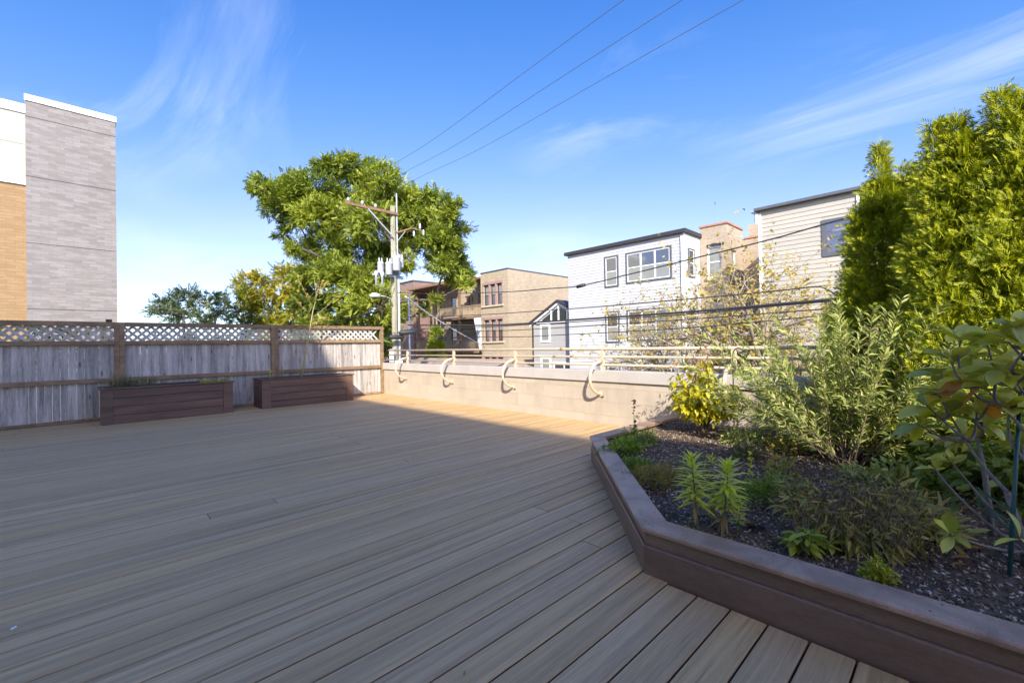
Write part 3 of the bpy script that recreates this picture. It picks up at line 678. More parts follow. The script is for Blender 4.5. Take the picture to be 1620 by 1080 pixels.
# yellow brick house
yh = thing('yellow_brick_house', 'yellow brick flat roofed house with pink stone triple windows', 'house', (29, 28, -3))
YX, YY0, YY1, YT = 25.0, 26.26, 29.75, 7.45
hy = []
for z0, z1 in ((4.60,6.38),(1.50,3.34),(-1.7,0.12)): hy.append((26.98,29.38,z0,z1))
facade(yh, 'x', YX, YY0, YY1, -3, YT, hy, M['brick_yellow'])
MB().box(YX+0.301, 36, YY0, YY1, -3, YT).build('body', M['brick_yellow'], yh)
for h in hy:
    for k, (a, b) in enumerate(((26.98,27.66),(27.86,28.5),(28.7,29.38))):
        window(yh, 'x', YX, a+.002, b-.002, h[2]+.002, h[3]-.002, M['trim_dark'], 0.05, 0.16, (M['pane'], M['pane_pale']), True)
    for a, b in ((27.662,27.858),(28.502,28.698)): MB().box(YX-0.01, YX+0.25, a, b, h[2]+.001, h[3]-.001).build('mullion', M['trim_pink'], yh)
    for a, b in ((26.86,26.979),(29.381,29.5)): MB().box(YX-0.03, YX-0.002, a, b, h[2], h[3]).build('jamb', M['trim_pink'], yh)
    MB().box(YX-0.12, YX-0.002, 26.8, 29.6, h[2]-0.16, h[2]-0.01).build('sill', M['stone'], yh)
    MB().box(YX-0.035, YX-0.002, 26.86, 29.5, h[3]+0.01, h[3]+0.22).build('lintel', M['trim_pink'], yh)
MB().box(YX-0.06, 36, YY0-0.05, YY0+0.25, YT+0.001, YT+0.08).build('coping', M['trim_slate'], yh)
MB().box(YX-0.06, YX+0.25, YY0+0.252, YY1, YT+0.001, YT+0.08).build('coping', M['trim_slate'], yh)

# grey gabled addition
gh = thing('gable_house', 'grey sided addition with glazed white gable between yellow brick and white houses', 'house', (26, 20.5, -3))
GX = 24.0; apex = (20.02, 4.12); sl_ = (4.12-2.72)/(22.62-20.02)
rz = lambda y: apex[1]-sl_*abs(y-apex[0])
yl, yr = 22.55, 18.40
MB().prism_x([(yr,-3),(yl,-3),(yl,rz(yl)-0.1),(apex[0],apex[1]-0.1),(yr,rz(yr)-0.1)], GX, 24.9).build('wall', M['grey_side'], gh)
siding(gh, 'x', GX, yr, yl-0.06, -2.9, 2.55, 0.17, M['grey_side'], [(20.75,21.9,1.2,2.75),(20.75,21.9,-1.6,0.3)])
for s_, e_ in (((yl+0.25, rz(yl)-0.13), apex), (apex, (yr, rz(yr)))):
    MB().prism_x([(s_[0],s_[1]),(e_[0],e_[1]),(e_[0],e_[1]+0.16),(s_[0],s_[1]+0.16)], GX-0.25, 24.9).build('roof', M['trim_dark'], gh)
    MB().prism_x([(s_[0],s_[1]-0.17),(e_[0],e_[1]-0.17),(e_[0],e_[1]-0.003),(s_[0],s_[1]-0.003)], GX-0.14, GX-0.03).build('fascia', M['trim_white'], gh)
MB().box(GX-0.08, GX-0.03, yr, yl-0.4, 2.62, 2.76).build('band', M['trim_white'], gh)
for a, b in ((21.55,20.75),(20.65,20.10),(19.94,19.3),(19.2,18.5)):
    P_ = [(b,2.765),(a,2.765),(a,rz(a)-0.34),(b,rz(b)-0.34)]
    if rz(a)-0.34 < 2.8: P_ = [(b,2.765),(a,2.765),(b,rz(b)-0.34)]
    MB().prism_x(P_, GX-0.04, GX-0.012).build('pane', M['pane'], gh)
for a in (20.70, 20.02, 19.25): MB().box(GX-0.075, GX-0.045, a-0.06, a+0.06, 2.765, rz(a)-0.2).build('mullion', M['trim_white'], gh)
window(gh, 'x', GX, 20.85, 21.80, 1.30, 2.60, M['trim_white'], 0.09, 0.0, M['pane_pale'], False, 0.06, 0)
window(gh, 'x', GX, 20.85, 21.80, -1.5, 0.22, M['trim_white'], 0.09, 0.0, M['pane_pale'], False, 0.06, 0)
window(gh, 'x', GX, 18.6, 20.6, -1.5, -0.1, M['trim_white'], 0.09, 0.0, M['pane'], False, 0.06, 1)
MB().box(GX-0.09, GX-0.002, yl-0.06, yl+0.04, -3, rz(yl)-0.1).build('corner_board', M['trim_dark'], gh)

# house with timber porches
ph = thing('porch_house', 'tan brick house with stacked brown timber porches behind the utility pole', 'house', (28, 37, -3))
hp = [(40.4,41.0,4.9,6.3),(41.25,41.85,4.9,6.3),(37.9,38.9,4.2,6.4),(33.2,34.2,4.2,6.4),(35.0,36.4,4.7,6.3),(40.4,41.6,1.4,3.0),(37.9,38.9,0.9,3.1),(33.2,34.4,0.9,3.1)]
facade(ph, 'x', 28.4, 30.2, 43.0, -3, 8.0, hp, M['brick_yellow'])
for h in hp: window(ph, 'x', 28.4, h[0]+.002, h[1]-.002, h[2]+.002, h[3]-.002, M['trim_pink'], 0.07, 0.1, M['pane'], True)
MB().box(28.701, 38, 30.2, 43.0, -3, 7.98).build('body', M['brick_yellow'], ph)
MB().box(30.2, 34, 37.5, 43.5, 7.981, 9.0).build('penthouse', M['trim_white'], ph)
for z, y0, y1 in ((3.95,31.0,38.3),(0.7,31.0,42.6)):
    MB().box(26.2, 28.4, y0, y1, z-0.25, z).build('porch_floor', M['wood_brown'], ph)
    for y in np.arange(y0+0.1, y1, 0.17):
        MB().box(26.24, 26.29, y, y+0.05, z+0.08, z+0.95).build('baluster', M['wood_pale'], ph)
    MB().box(26.21, 26.32, y0, y1, z+0.951, z+1.03).build('handrail', M['wood_pale'], ph)
MB().prism_x([(36.4,7.35),(43.2,7.35),(43.2,7.55),(36.4,7.62)], 25.6, 28.4).build('porch_roof', M['wood_brown'], ph)
MB().box(26.0, 28.4, 30.2, 34.2, 7.3, 7.5).build('porch_roof', M['wood_brown'], ph)
for y in (31.1, 34.6, 38.2, 39.6, 42.4):
    MB().box(26.3, 26.5, y, y+0.2, -3, 7.34).build('porch_post', M['wood_brown'], ph)
for s0, s1 in (((39.6, 0.75), (37.2, 3.9)),):
    for xo in (26.6, 27.5): MB().bar((xo, s0[0], s0[1]), (xo, s1[0], s1[1]), 0.06, 0.26).build('stair_stringer', M['wood_pale'], ph)
    for k in range(12):
        f_ = k/12; MB().box(26.64, 27.46, s0[0]+(s1[0]-s0[0])*f_-0.13, s0[0]+(s1[0]-s0[0])*f_+0.13, s0[1]+(s1[1]-s0[1])*f_+0.05, s0[1]+(s1[1]-s0[1])*f_+0.09).build('stair_tread', M['wood_pale'], ph)
MB().prism_x([(30.6,0.7),(31.15,0.7),(31.9,3.7),(31.0,3.7)], 25.9, 26.0).build('awning', M['trim_white'], ph)
mv = thing('mauve_brick_house', 'mauve brick house wall seen just right of the utility pole', 'house', (28, 47, -3))
MB().box(26.5, 38, 43.3, 52, -3, 8.55).build('wall', M['brick_mauve'], mv)
MB().box(26.4, 38.1, 43.2, 52.1, 8.551, 8.68).build('coping', M['trim_slate'], mv)

# garage with shingled roof below the railing line
ga = thing('garage', 'low garage with brown shingled roof just beyond the railing', 'garage', (17, 22, -3))
MB().box(13.6, 20.4, 17.9, 30.0, -3, -0.62).build('wall', M['stone'], ga)
sm = MB().box(0, 1, 0, 1, 0, 0.012); sme = bpy.data.meshes.new('shingle_course'); sme.from_pydata(sm.v, [], sm.f); sme.materials.append(M['shingle'])
ang = math.atan2(0.95, 3.7)
for k in range(16):
    f_ = k/16; inst('shingle_course', sme, (13.3+3.7*f_, 17.6, -0.62+0.95*f_+0.006), (0.27, 12.7, 1), ga, (0, -ang+0.02, 0))
MB().prism([(0,0)]*3, 0, 0) if False else None
mb = MB(); P_ = [(13.3,-0.64),(17.0,0.31),(20.7,-0.64)]
mb.v = [(x,17.7,z) for x, z in P_]+[(x,30.2,z) for x, z in P_]; mb.f = [(0,2,1),(3,4,5),(0,1,4,3),(1,2,5,4),(2,0,3,5)]; mb.build('roof', M['shingle'], ga)

# left: institutional brick tower and its gold brick wing
tw = thing('brick_tower', 'tall grey brick tower with white parapet rising behind the fence', 'building', (-0.5, 36, -3))
TY = 34.0
MB().box(-2.27, 1.24, TY, TY+7, -3, 14.40).build('wall', M['brick_grey'], tw)
MB().box(-2.30, 1.28, TY-0.06, TY+7, 14.401, 14.72).build('parapet', M['trim_white'], tw)
for z in (13.55, 10.42, 6.92, 3.46): MB().box(-2.27, 1.24, TY-0.004, TY-0.0005, z, z+0.035).build('joint', M['trim_dark'], tw)
wg = thing('school_wing', 'gold brick building wing with cream upper panels at the left edge', 'building', (-8, 38, -3))
MB().box(-16, -2.275, TY+0.5, TY+9, -3, 10.05).build('wall', M['brick_gold'], wg)
for a in np.arange(-16, -2.4, 1.72):
    for z0, z1 in ((10.30,12.2),(12.21,13.85)): MB().box(a, min(a+1.71, -2.275), TY+0.45, TY+9, z0, z1-0.008).build('panel', M['panel_cream'], wg)
MB().box(-16, -2.275, TY+0.40, TY+9, 10.051, 10.299).build('band', M['trim_white'], wg)
MB().box(-16, -2.275, TY+0.38, TY+9, 13.851, 14.32).build('parapet', M['trim_white'], wg)
fh = thing('far_house', 'small pale house with brown porch posts far behind the fence', 'house', (19, 70, -3))
MB().box(17.6, 22, 66, 72, -3, 4.6).build('wall', M['stone'], fh); MB().box(17.2, 22, 65.6, 72.4, 4.601, 4.85).build('roof', M['trim_dark'], fh)
for y in (66.1, 67.6, 69.1): MB().box(17.3, 17.55, y, y+0.25, -3, 4.6).build('porch_post', M['wood_pale'], fh)

# ------------------------------------------------------------------ poles and cables
PXc, PYc = 10.57, 18.99
up_ = thing('utility_pole', 'tall weathered utility pole with crossarm and white transformers by the wall', 'utility pole', (PXc, PYc, -3))
MB().tube([(PXc,PYc,-3),(PXc,PYc,2),(PXc-0.02,PYc,7.88)], [0.155,0.14,0.115], 12).build('pole', M['polewood'], up_, True)
MB().bar((8.2,PYc-0.14,7.52), (10.75,PYc-0.14,7.50), 0.10, 0.12).build('crossarm', M['armwood'], up_)
MB().bar((9.2,PYc-0.20,7.44), (10.45,PYc-0.20,6.35), 0.05, 0.06).build('brace', M['greymetal'], up_)
INS = [(8.32,7.60),(8.96,7.59),(9.60,7.58)]
for x, z in INS: MB().lathe((x,PYc-0.14,z-0.02), [(0.02,0),(0.03,0.05),(0.07,0.07),(0.06,0.11),(0.075,0.13),(0.05,0.18),(0.02,0.20)], 10).build('insulator', M['porcelain'], up_, True)
MB().tube([(PXc+0.14,PYc-0.1,2),(PXc+0.14,PYc-0.1,8.5)], 0.035, 8).build('conduit', M['greymetal'], up_, True)
MB().tube([(PXc+0.17,PYc-0.12,-3),(PXc+0.17,PYc-0.12,5.5)], 0.06, 8).build('riser_pipe', M['greymetal'], up_, True)
MB().tube([(PXc+0.1,PYc-0.12,6.6),(PXc+0.9,PYc-0.16,6.95),(PXc+1.5,PYc-0.2,6.9)], [0.05,0.04,0.04], 8).build('side_arm', M['armwood'], up_)
MB().bar((PXc+0.1,PYc-0.1,6.15), (PXc+0.55,PYc-0.16,6.75), 0.03, 0.03).build('brace', M['greymetal'], up_)
for dx, z in ((1.0,6.55),(1.35,6.98),(1.55,6.7)): MB().lathe((PXc+dx,PYc-0.2,z), [(0.03,0),(0.06,0.06),(0.035,0.12),(0.06,0.18),(0.03,0.28)], 8).build('arrester', M['porcelain'], up_, True)
for dx, dy, z, s in ((-0.82,-0.25,4.55,0.72),(-0.46,-0.35,4.50,0.80),(-0.10,-0.42,4.72,0.92),(0.30,-0.15,4.95,0.62)):
    tr_ = MB().lathe((PXc+dx,PYc+dy,z), [(0.18*s,0),(0.20*s,0.03),(0.20*s,0.62*s),(0.215*s,0.64*s),(0.215*s,0.68*s),(0.17*s,0.74*s),(0.05*s,0.78*s)], 14).build('transformer', M['can'], up_, True)
    for q in (-0.09, 0.09): MB().lathe((PXc+dx+q*s,PYc+dy,z+0.74*s), [(0.02,0),(0.04,0.04),(0.022,0.07),(0.04,0.11),(0.022,0.15),(0.012,0.2)], 8).build('bushing', M['porcelain'], tr_, True)
MB().bar((PXc-1.15,PYc-0.1,4.5), (PXc+0.5,PYc-0.1,4.5), 0.08, 0.10).build('bracket', M['greymetal'], up_)
for dx in (-1.1, -0.8): MB().lathe((PXc+dx,PYc-0.35,3.95), [(0.05,0),(0.05,0.45),(0.09,0.5),(0.09,0.62),(0.03,0.7)], 8).build('cutout', M['porcelain'], up_, True)
MB().tube([(PXc-1.1,PYc-0.3,4.0),(PXc-0.7,PYc-0.5,3.7),(PXc-0.2,PYc-0.3,4.1)], 0.02, 6).build('jumper', M['alu'], up_)
MB().tube([(PXc-0.15,PYc-0.1,3.1),(PXc-0.25,PYc-0.12,3.42),(PXc-0.55,PYc-0.14,3.52),(PXc-0.85,PYc-0.15,3.52)], 0.03, 8).build('lamp_arm', M['greymetal'], up_, True)
MB().tube([(PXc-0.8,PYc-0.15,3.52),(PXc-0.95,PYc-0.15,3.54),(PXc-1.2,PYc-0.15,3.53),(PXc-1.32,PYc-0.15,3.5)], [0.05,0.1,0.11,0.03], 10).build('lamp_head', M['whitemetal'], up_, True)
MB().box(PXc-0.22,PXc+0.16,PYc-0.4,PYc-0.17,0.05,0.5,0.01).build('meter_box', M['whitemetal'], up_)
MB().box(PXc-0.52,PXc-0.36,PYc-0.5,PYc-0.38,0.45,1.05,0.01).build('terminal_box', M['whitemetal'], up_)
MB().bar((PXc-0.44,PYc-0.38,0.8),(PXc,PYc-0.1,0.8),0.04,0.04).build('box_bracket', M['greymetal'], up_)
for a, b, r in (((PXc-0.1,PYc-0.55,1.78),(PXc+0.65,PYc-0.9,1.9),0.13),((PXc-0.55,PYc-0.45,1.62),(PXc+0.1,PYc-0.55,1.6),0.11)):
    a = Vector(a); b = Vector(b); MB().tube([a, a+(b-a)*0.08, a+(b-a)*0.92, b], [r*0.6,r,r,r*0.6], 10).build('splice_case', M['cable'], up_, True)
sp_ = MB().tube([PD(647,470,24), PD(647,470,24)-np.array([0,0,7.0])], 0.05, 8).build('steel_post', M['greymetal'], None, True)
tag(sp_, 'thin grey steel post standing just right of the utility pole', 'post')

def far_pole(label, px, ytop, d, arms):
    b = PD(px, ytop, d); o = thing('utility_pole', label, 'utility pole', (b[0], b[1], -3), 'utility poles down the alley')
    MB().tube([(b[0],b[1],-3),(b[0],b[1],b[2])], [0.17,0.13], 10).build('pole', M['polewood'], o, True)
    for dz, l in arms:
        MB().bar((b[0]-l,b[1]-0.15,b[2]+dz),(b[0]+0.3,b[1]-0.15,b[2]+dz),0.12,0.14).build('crossarm', M['polewood'], o)
        MB().bar((b[0]-l*0.6,b[1]-0.2,b[2]+dz-0.05),(b[0],b[1]-0.2,b[2]+dz-1.2),0.06,0.06).build('brace', M['greymetal'], o)
        for k in (0.95, 0.6, 0.3): MB().lathe((b[0]-l*k,b[1]-0.15,b[2]+dz+0.06), [(0.04,0),(0.08,0.08),(0.03,0.18)], 6).build('insulator', M['porcelain'], o)
    return b, o
b2, o2 = far_pole('second utility pole down the alley, in front of yellow leaved tree', 408, 461, 50, ((-0.35,2.3),(-1.6,2.3)))
MB().tube([(b2[0],b2[1]-0.1,b2[2]-3.2),(b2[0]-0.5,b2[1]-0.1,b2[2]-2.8),(b2[0]-1.2,b2[1]-0.1,b2[2]-2.75)], 0.05, 8).build('lamp_arm', M['greymetal'], o2)
MB().box(b2[0]-1.8,b2[0]-1.1,b2[1]-0.25,b2[1]+0.05,b2[2]-2.85,b2[2]-2.72).build('lamp_head', M['whitemetal'], o2)
far_pole('distant utility pole rising between the two far green trees', 329, 475, 85, ((-0.3,2.6),))
far_pole('farthest utility pole, in front of the leftmost far green tree', 300, 472, 110, ((-0.3,3.2),(-2.6,3.2)))

def cable(name, label, pts, r, mat='cable', group='cables over the alley'):
    pts = [np.asarray(p, float) for p in pts]; out = []
    for k in range(len(pts)-1):       # Catmull-Rom through the points
        p0, p1, p2, p3 = pts[max(k-1,0)], pts[k], pts[k+1], pts[min(k+2,len(pts)-1)]
        for t in np.linspace(0, 1, 7)[:-1]: out.append(0.5*((2*p1)+(-p0+p2)*t+(2*p0-5*p1+4*p2-p3)*t*t+(-p0+3*p1-3*p2+p3)*t**3))
    out.append(pts[-1])
    return tag(MB().tube(out, r, 6).build(name, M[mat], None, True), label, 'cable', group)
for k, ((x, z), (px, py)) in enumerate(zip(INS, [(987,0),(1080,0),(1176,0)])):
    a = np.array([x, PYc-0.14, z+0.17]); q = PX(px, py, x); d = (q-a)/(a[1]-q[1]); e = q+d*16
    far = np.array([b2[0]-2.2+0.7*k, b2[1]-0.15, b2[2]-0.12])
    md = (a+far)/2-np.array([0,0,0.9]); m2 = (a+q)/2-np.array([0,0,0.10])
    cable('power_line', ['highest of three power lines crossing the sky above the pole', 'middle of three power lines crossing the sky above the pole', 'lowest of three power lines crossing the sky above the pole'][k], [far, md, a, m2, q, e], 0.0065, 'alu', 'overhead power lines')
XC = 10.45
def cpath(pp, X=XC, tail=True):
    P_ = [PX(x, y, X) for x, y in pp]
    if tail: d = P_[-1]-P_[-2]; P_.append(P_[-1]+d/abs(d[1])*8)
    return P_
cable('overhead_cable', 'black cable climbing from the pole past the beige house window', cpath([(629,463),(693,464.5),(804,461.5),(860,457),(918,452),(995,434),(1098,408.6),(1220,378.5),(1345,343)]), 0.016)
for dx in (0,): MB().tube([PX(908,455.5,XC-0.05), PX(916,455,XC-0.05)], 0.05, 8)
sc = MB().tube([PX(913,453.8,XC), PX(925,450.6,XC)], [0.05,0.05], 8).build('cable_splice', M['cable'], None, True); tag(sc, 'black splice on the cable at the white house corner', 'cable splice')
cable('overhead_cable', 'second black cable, its end curving down before the arborvitae', cpath([(636,501),(649,501.5),(755.6,498),(864,491),(920,487),(1081,473.6),(1220,461),(1289,453.8),(1308,458),(1322,466),(1340,478)], tail=False), 0.014)
cable('overhead_cable', 'thickest black cable bundle crossing before the white house', cpath([(646,514),(760,514.6),(842,511),(860,509),(1080,494),(1210,482.7),(1321,473)]), 0.030)
cable('overhead_cable', 'cable hugging the underside of the thick bundle', cpath([(640,523),(680,519.5),(760,517.5),(860,512),(1080,497.5),(1210,485.5),(1321,475.6)]), 0.016)
cable('overhead_cable', 'upper of two thin cables below the thick bundle', cpath([(607,526.8),(738,524.4),(844,520.7),(1080,505.6),(1321,487.5)]), 0.013)
cable('overhead_cable', 'lowest cable crossing in front of the white house windows', cpath([(607,534),(649,533.4),(815,532.6),(860,531),(1080,519),(1328,497)]), 0.013)
cable('service_drop', 'white sleeved cable slanting down from pole past timber porches', [PD(641,469,20.9), PD(680,497.5,25), PD(720,522.5,30), PX(766,548,24.9)], 0.035, 'whitemetal')
cable('service_drop', 'thin dark cable sloping from lamp height into the tree left of pole', [PD(619,487,20.9), PD(575,497,22), PD(520,512,24), PD(470,528,26)], 0.015)

# ------------------------------------------------------------------ trees
SPRAY_T = []; SPRAY_F = []
for k in range(4):
    for sgn in (-1, 1):
        y0 = 0.12+0.22*k; i = len(SPRAY_T); l = 0.30*(1-0.12*k)
        SPRAY_T += [(0,y0,0),(sgn*l*0.40,y0+0.20,0.03),(sgn*l*1.1,y0+0.10,-0.09),(sgn*l*0.5,y0-0.05,0.0)]; SPRAY_F.append((i,i+1,i+2,i+3) if sgn < 0 else (i+3,i+2,i+1,i))
i = len(SPRAY_T); SPRAY_T += [(0,0.85,0),(0.10,1.0,0),(0,1.22,-0.06),(-0.10,1.0,0)]; SPRAY_F.append((i,i+1,i+2,i+3)); SPRAY_T = np.array(SPRAY_T)
def lobed_tree(name, label, lobes, depth, mat, trunk_px, base_z=-3, spray=0.55, dens=1.0, cat='tree', group=None, thick=0.32, bark='bark', sprd=0.75, leafy=None):
    b = PD(*trunk_px, depth); b = np.array([b[0], b[1], base_z])
    t = thing(name, label, cat, tuple(b), group); pos = []; rn = []; out = []; tb = MB()
    fork = np.array([b[0], b[1], PD(trunk_px[0], trunk_px[1]-10, depth)[2]])
    tb.tube([b, (b+fork)/2+np.array([0.15,0.1,0]), fork], [thick, thick*0.85, thick*0.7], 9)
    spx = spray/depth*F; nodes = [(fork, thick*0.62)]
    L3 = []
    for (x, y, r) in lobes:
        dd = depth+rng.uniform(-1, 1)*depth*0.10; L3.append((PD(x, y, dd), r/F*dd, r))
    L3.sort(key=lambda q: np.linalg.norm(q[0]-fork))
    for c_, rad, r in L3:
        n = int(dens*5.0*(r/spx)**2)+8
        ks = max(5, int(r/2.6)); sc_c = norm(rng.normal(size=(ks,3)))*(rng.random((ks,1))**0.4)*rad*1.0; kk = rng.integers(0, ks, n)     # leaf clumps inside the lobe
        q = sc_c[kk]+rng.normal(size=(n,3))*rad*0.23; q[:,2] *= 0.72
        pos.append(c_+q); out.append(norm(q+np.array([0,0,0.1*rad]))); rn.append(np.clip(rng.normal(0.5+0.18*rng.normal(), 0.24, n), 0, 1))
        j = min(range(len(nodes)), key=lambda k: np.linalg.norm(nodes[k][0]-c_)+0.35*np.linalg.norm(nodes[k][0]-fork)); s_, tr0 = nodes[j]; tr1 = max(tr0*0.72, thick*0.05)
        mid = (s_+c_)/2+rng.normal(size=3)*0.12*np.linalg.norm(c_-s_)+np.array([0,0,0.05*rad])
        pts = [bez(s_, mid, c_, u) for u in np.linspace(0, 1, 6)]
        tb.tube(pts, list(np.linspace(tr0*0.8, tr1*0.8, 6)), 6); nodes.append((c_, tr1))
        for _ in range(5):
            e = c_+norm(rng.normal(size=3))*rad*0.85; tb.tube([c_, (c_+e)/2+rng.normal(size=3)*0.1*rad, e], [tr1*0.5,tr1*0.3,0.012], 5)
    pos = np.concatenate(pos); out = np.concatenate(out); rn = np.concatenate(rn); n = len(pos)
    tb.build('trunk', M[bark], t, True)
    ax = norm(out*0.8+rdir(n)*sprd+np.array([0,0,-0.15])); nr = norm(rdir(n)*0.6+np.array([0,0,1.0])+out*0.4)
    leaves('crown', SPRAY_T, SPRAY_F, pos, ax, nr, spray*rng.uniform(0.7,1.25,n), L_[mat], t, rn)
    return t
big = [(414,298,16),(430,296,24),(452,325,30),(472,290,26),(440,318,22),(500,300,34),(522,262,20),(548,262,26),(560,298,36),(600,286,30),(625,316,34),(650,302,26),(655,342,30),(690,318,26),(702,350,26),(640,376,30),(592,348,38),(540,345,38),(497,345,32),(470,352,20),(520,392,34),(572,405,38),(515,432,32),(560,452,40),(606,440,32),(600,486,38),(545,494,40),(580,526,34),(510,470,24),(690,378,28),(714,388,22),(705,420,24),(728,420,18),(720,440,16),(735,452,11),(452,372,13),(463,392,12),(475,335,24),(580,275,24),(630,350,26),(668,310,22),(535,520,34),(620,515,24),(500,510,22),(712,330,16),(676,395,18),(560,545,30),(610,545,24),(690,475,9),(672,488,8),(700,402,24),(725,438,18),(738,425,14),(718,365,24),(670,365,24),(490,400,26),(485,440,22),(478,480,20),(500,530,26),(530,425,28),(640,410,18),(610,395,28),(585,310,30),(480,312,26)]
lobed_tree('leafy_tree', 'large spreading green tree behind the utility pole', big, 30, 'ailanthus', (556,530), dens=15.0, thick=0.44, spray=0.33)
yel = [(400,448,22),(425,440,20),(452,438,22),(475,442,20),(385,470,16),(412,468,24),(445,465,26),(478,470,22),(400,492,18),(432,492,24),(465,495,24),(375,452,9),(372,488,9),(490,490,18),(420,512,20),(455,515,20),(395,515,18)]
lobed_tree('yellow_tree', 'yellow leaved tree left of the large green tree', yel, 45, 'yellow', (440,505), spray=0.6, dens=8, thick=0.3)
lobed_tree('far_tree', 'leftmost far green tree above the fence, dense round crown', [(262,486,18),(280,478,16),(272,498,16),(300,466,12),(292,462,8),(248,486,8),(244,494,6),(310,490,12),(292,500,16),(312,472,7),(318,503,12)], 80, 'far', (290,505), spray=1.0, dens=7, group='far trees', thick=0.28)
lobed_tree('far_tree', 'open crowned far tree between the poles above the fence', [(338,468,10),(350,472,10),(328,480,9),(318,476,6),(356,482,8),(340,492,11),(352,500,13),(334,504,12),(365,503,10),(320,512,10)], 92, 'far', (340,508), spray=1.0, dens=6, group='far trees', thick=0.25)
lobed_tree('back_shrub', 'round dark shrub row seen through the lattice left of post', [(250,540,16),(285,538,16),(320,542,16),(355,540,18),(230,545,10)], 22, 'far', (290,560), spray=0.4, dens=3, cat='shrub', thick=0.08)
lobed_tree('back_shrub', 'bright green shrub seen through the middle lattice panel', [(390,540,14),(415,542,14),(440,545,16),(470,545,16),(505,545,16)], 20, 'ailanthus', (440,560), spray=0.4, dens=3, cat='shrub', thick=0.08)

def branch_tree(label, base, crown_c, crown_r, n_main, mat, nleaf, seed, leaf=0.16, trunks=2, r0=0.13, name='sparse_tree', bark='bark_light', bias=(0,0,0)):
    rg = np.random.default_rng(seed); t = thing(name, label, 'tree', tuple(base), 'thinly leaved trees in the far yard'); tb = MB(); lp = []; la = []
    def grow(p, d, L, r, lev):
        pts = [p]; rs = [r]; q = p.copy(); dd = d.copy(); n = 6
        for k in range(n):
            dd = norm(dd+rg.normal(size=3)*0.16+np.array([0,0,0.03 if lev < 1 else -0.03])); q = q+dd*L/n; pts.append(q.copy()); rs.append(r*(1-0.62*(k+1)/n))
        tb.tube(pts, rs, 7 if lev == 0 else 5)
        if lev >= 3:
            for k in range(1, n+1):
                if rg.random() < 0.85: lp.append(pts[k]); la.append(norm(rg.normal(size=3)+np.array([0,0,-0.5])))
            return
        m_ = (5, 5, 4)[lev]
        for k in range(m_):
            i = min(n, 2+int((n-1)*(k+rg.random())/m_)); s = norm(np.cross(dd, rg.normal(size=3)))
            nd_ = norm(norm(pts[i]-pts[i-1])*0.65+s*0.85+np.array([0,0,0.12])); grow(pts[i], nd_, L*rg.uniform(0.50,0.72), rs[i]*0.72, lev+1)
    for k in range(trunks):
        a = 2*math.pi*k/trunks+rg.random(); d = norm(np.array([math.cos(a)*0.28, math.sin(a)*1.0, 1.0])+np.array(bias))
        grow(base+np.array([math.cos(a)*0.2, math.sin(a)*0.2, 0]), d, crown_r, r0, 0)
    tb.build('trunk', M[bark], t, True)
    lp = np.array(lp); la = np.array(la); idx = rg.integers(0, len(lp), nleaf); jit = rg.normal(size=(nleaf,3))*0.045
    T, Fc = leaf_template(1, 0.28, 0.08, 0.1)
    leaves('crown', T, Fc, lp[idx]+jit, norm(la[idx]+rg.normal(size=(nleaf,3))*0.6), rdir(nleaf, 0.4), leaf*rg.uniform(0.6,1.3,nleaf), L_[mat], t)
    return t
branch_tree('thin leaved tree with leaning trunks in front of the white house', PX(1100,640,19.5), None, 4.1, 5, 'sparse', 2400, 5, trunks=5, r0=0.12, bias=(0,0.45,-0.1))
branch_tree('golden leaved tree in front of tan brick and beige houses', PX(1195,640,18.5), None, 4.1, 5, 'sparse', 3000, 23, trunks=5, r0=0.13)

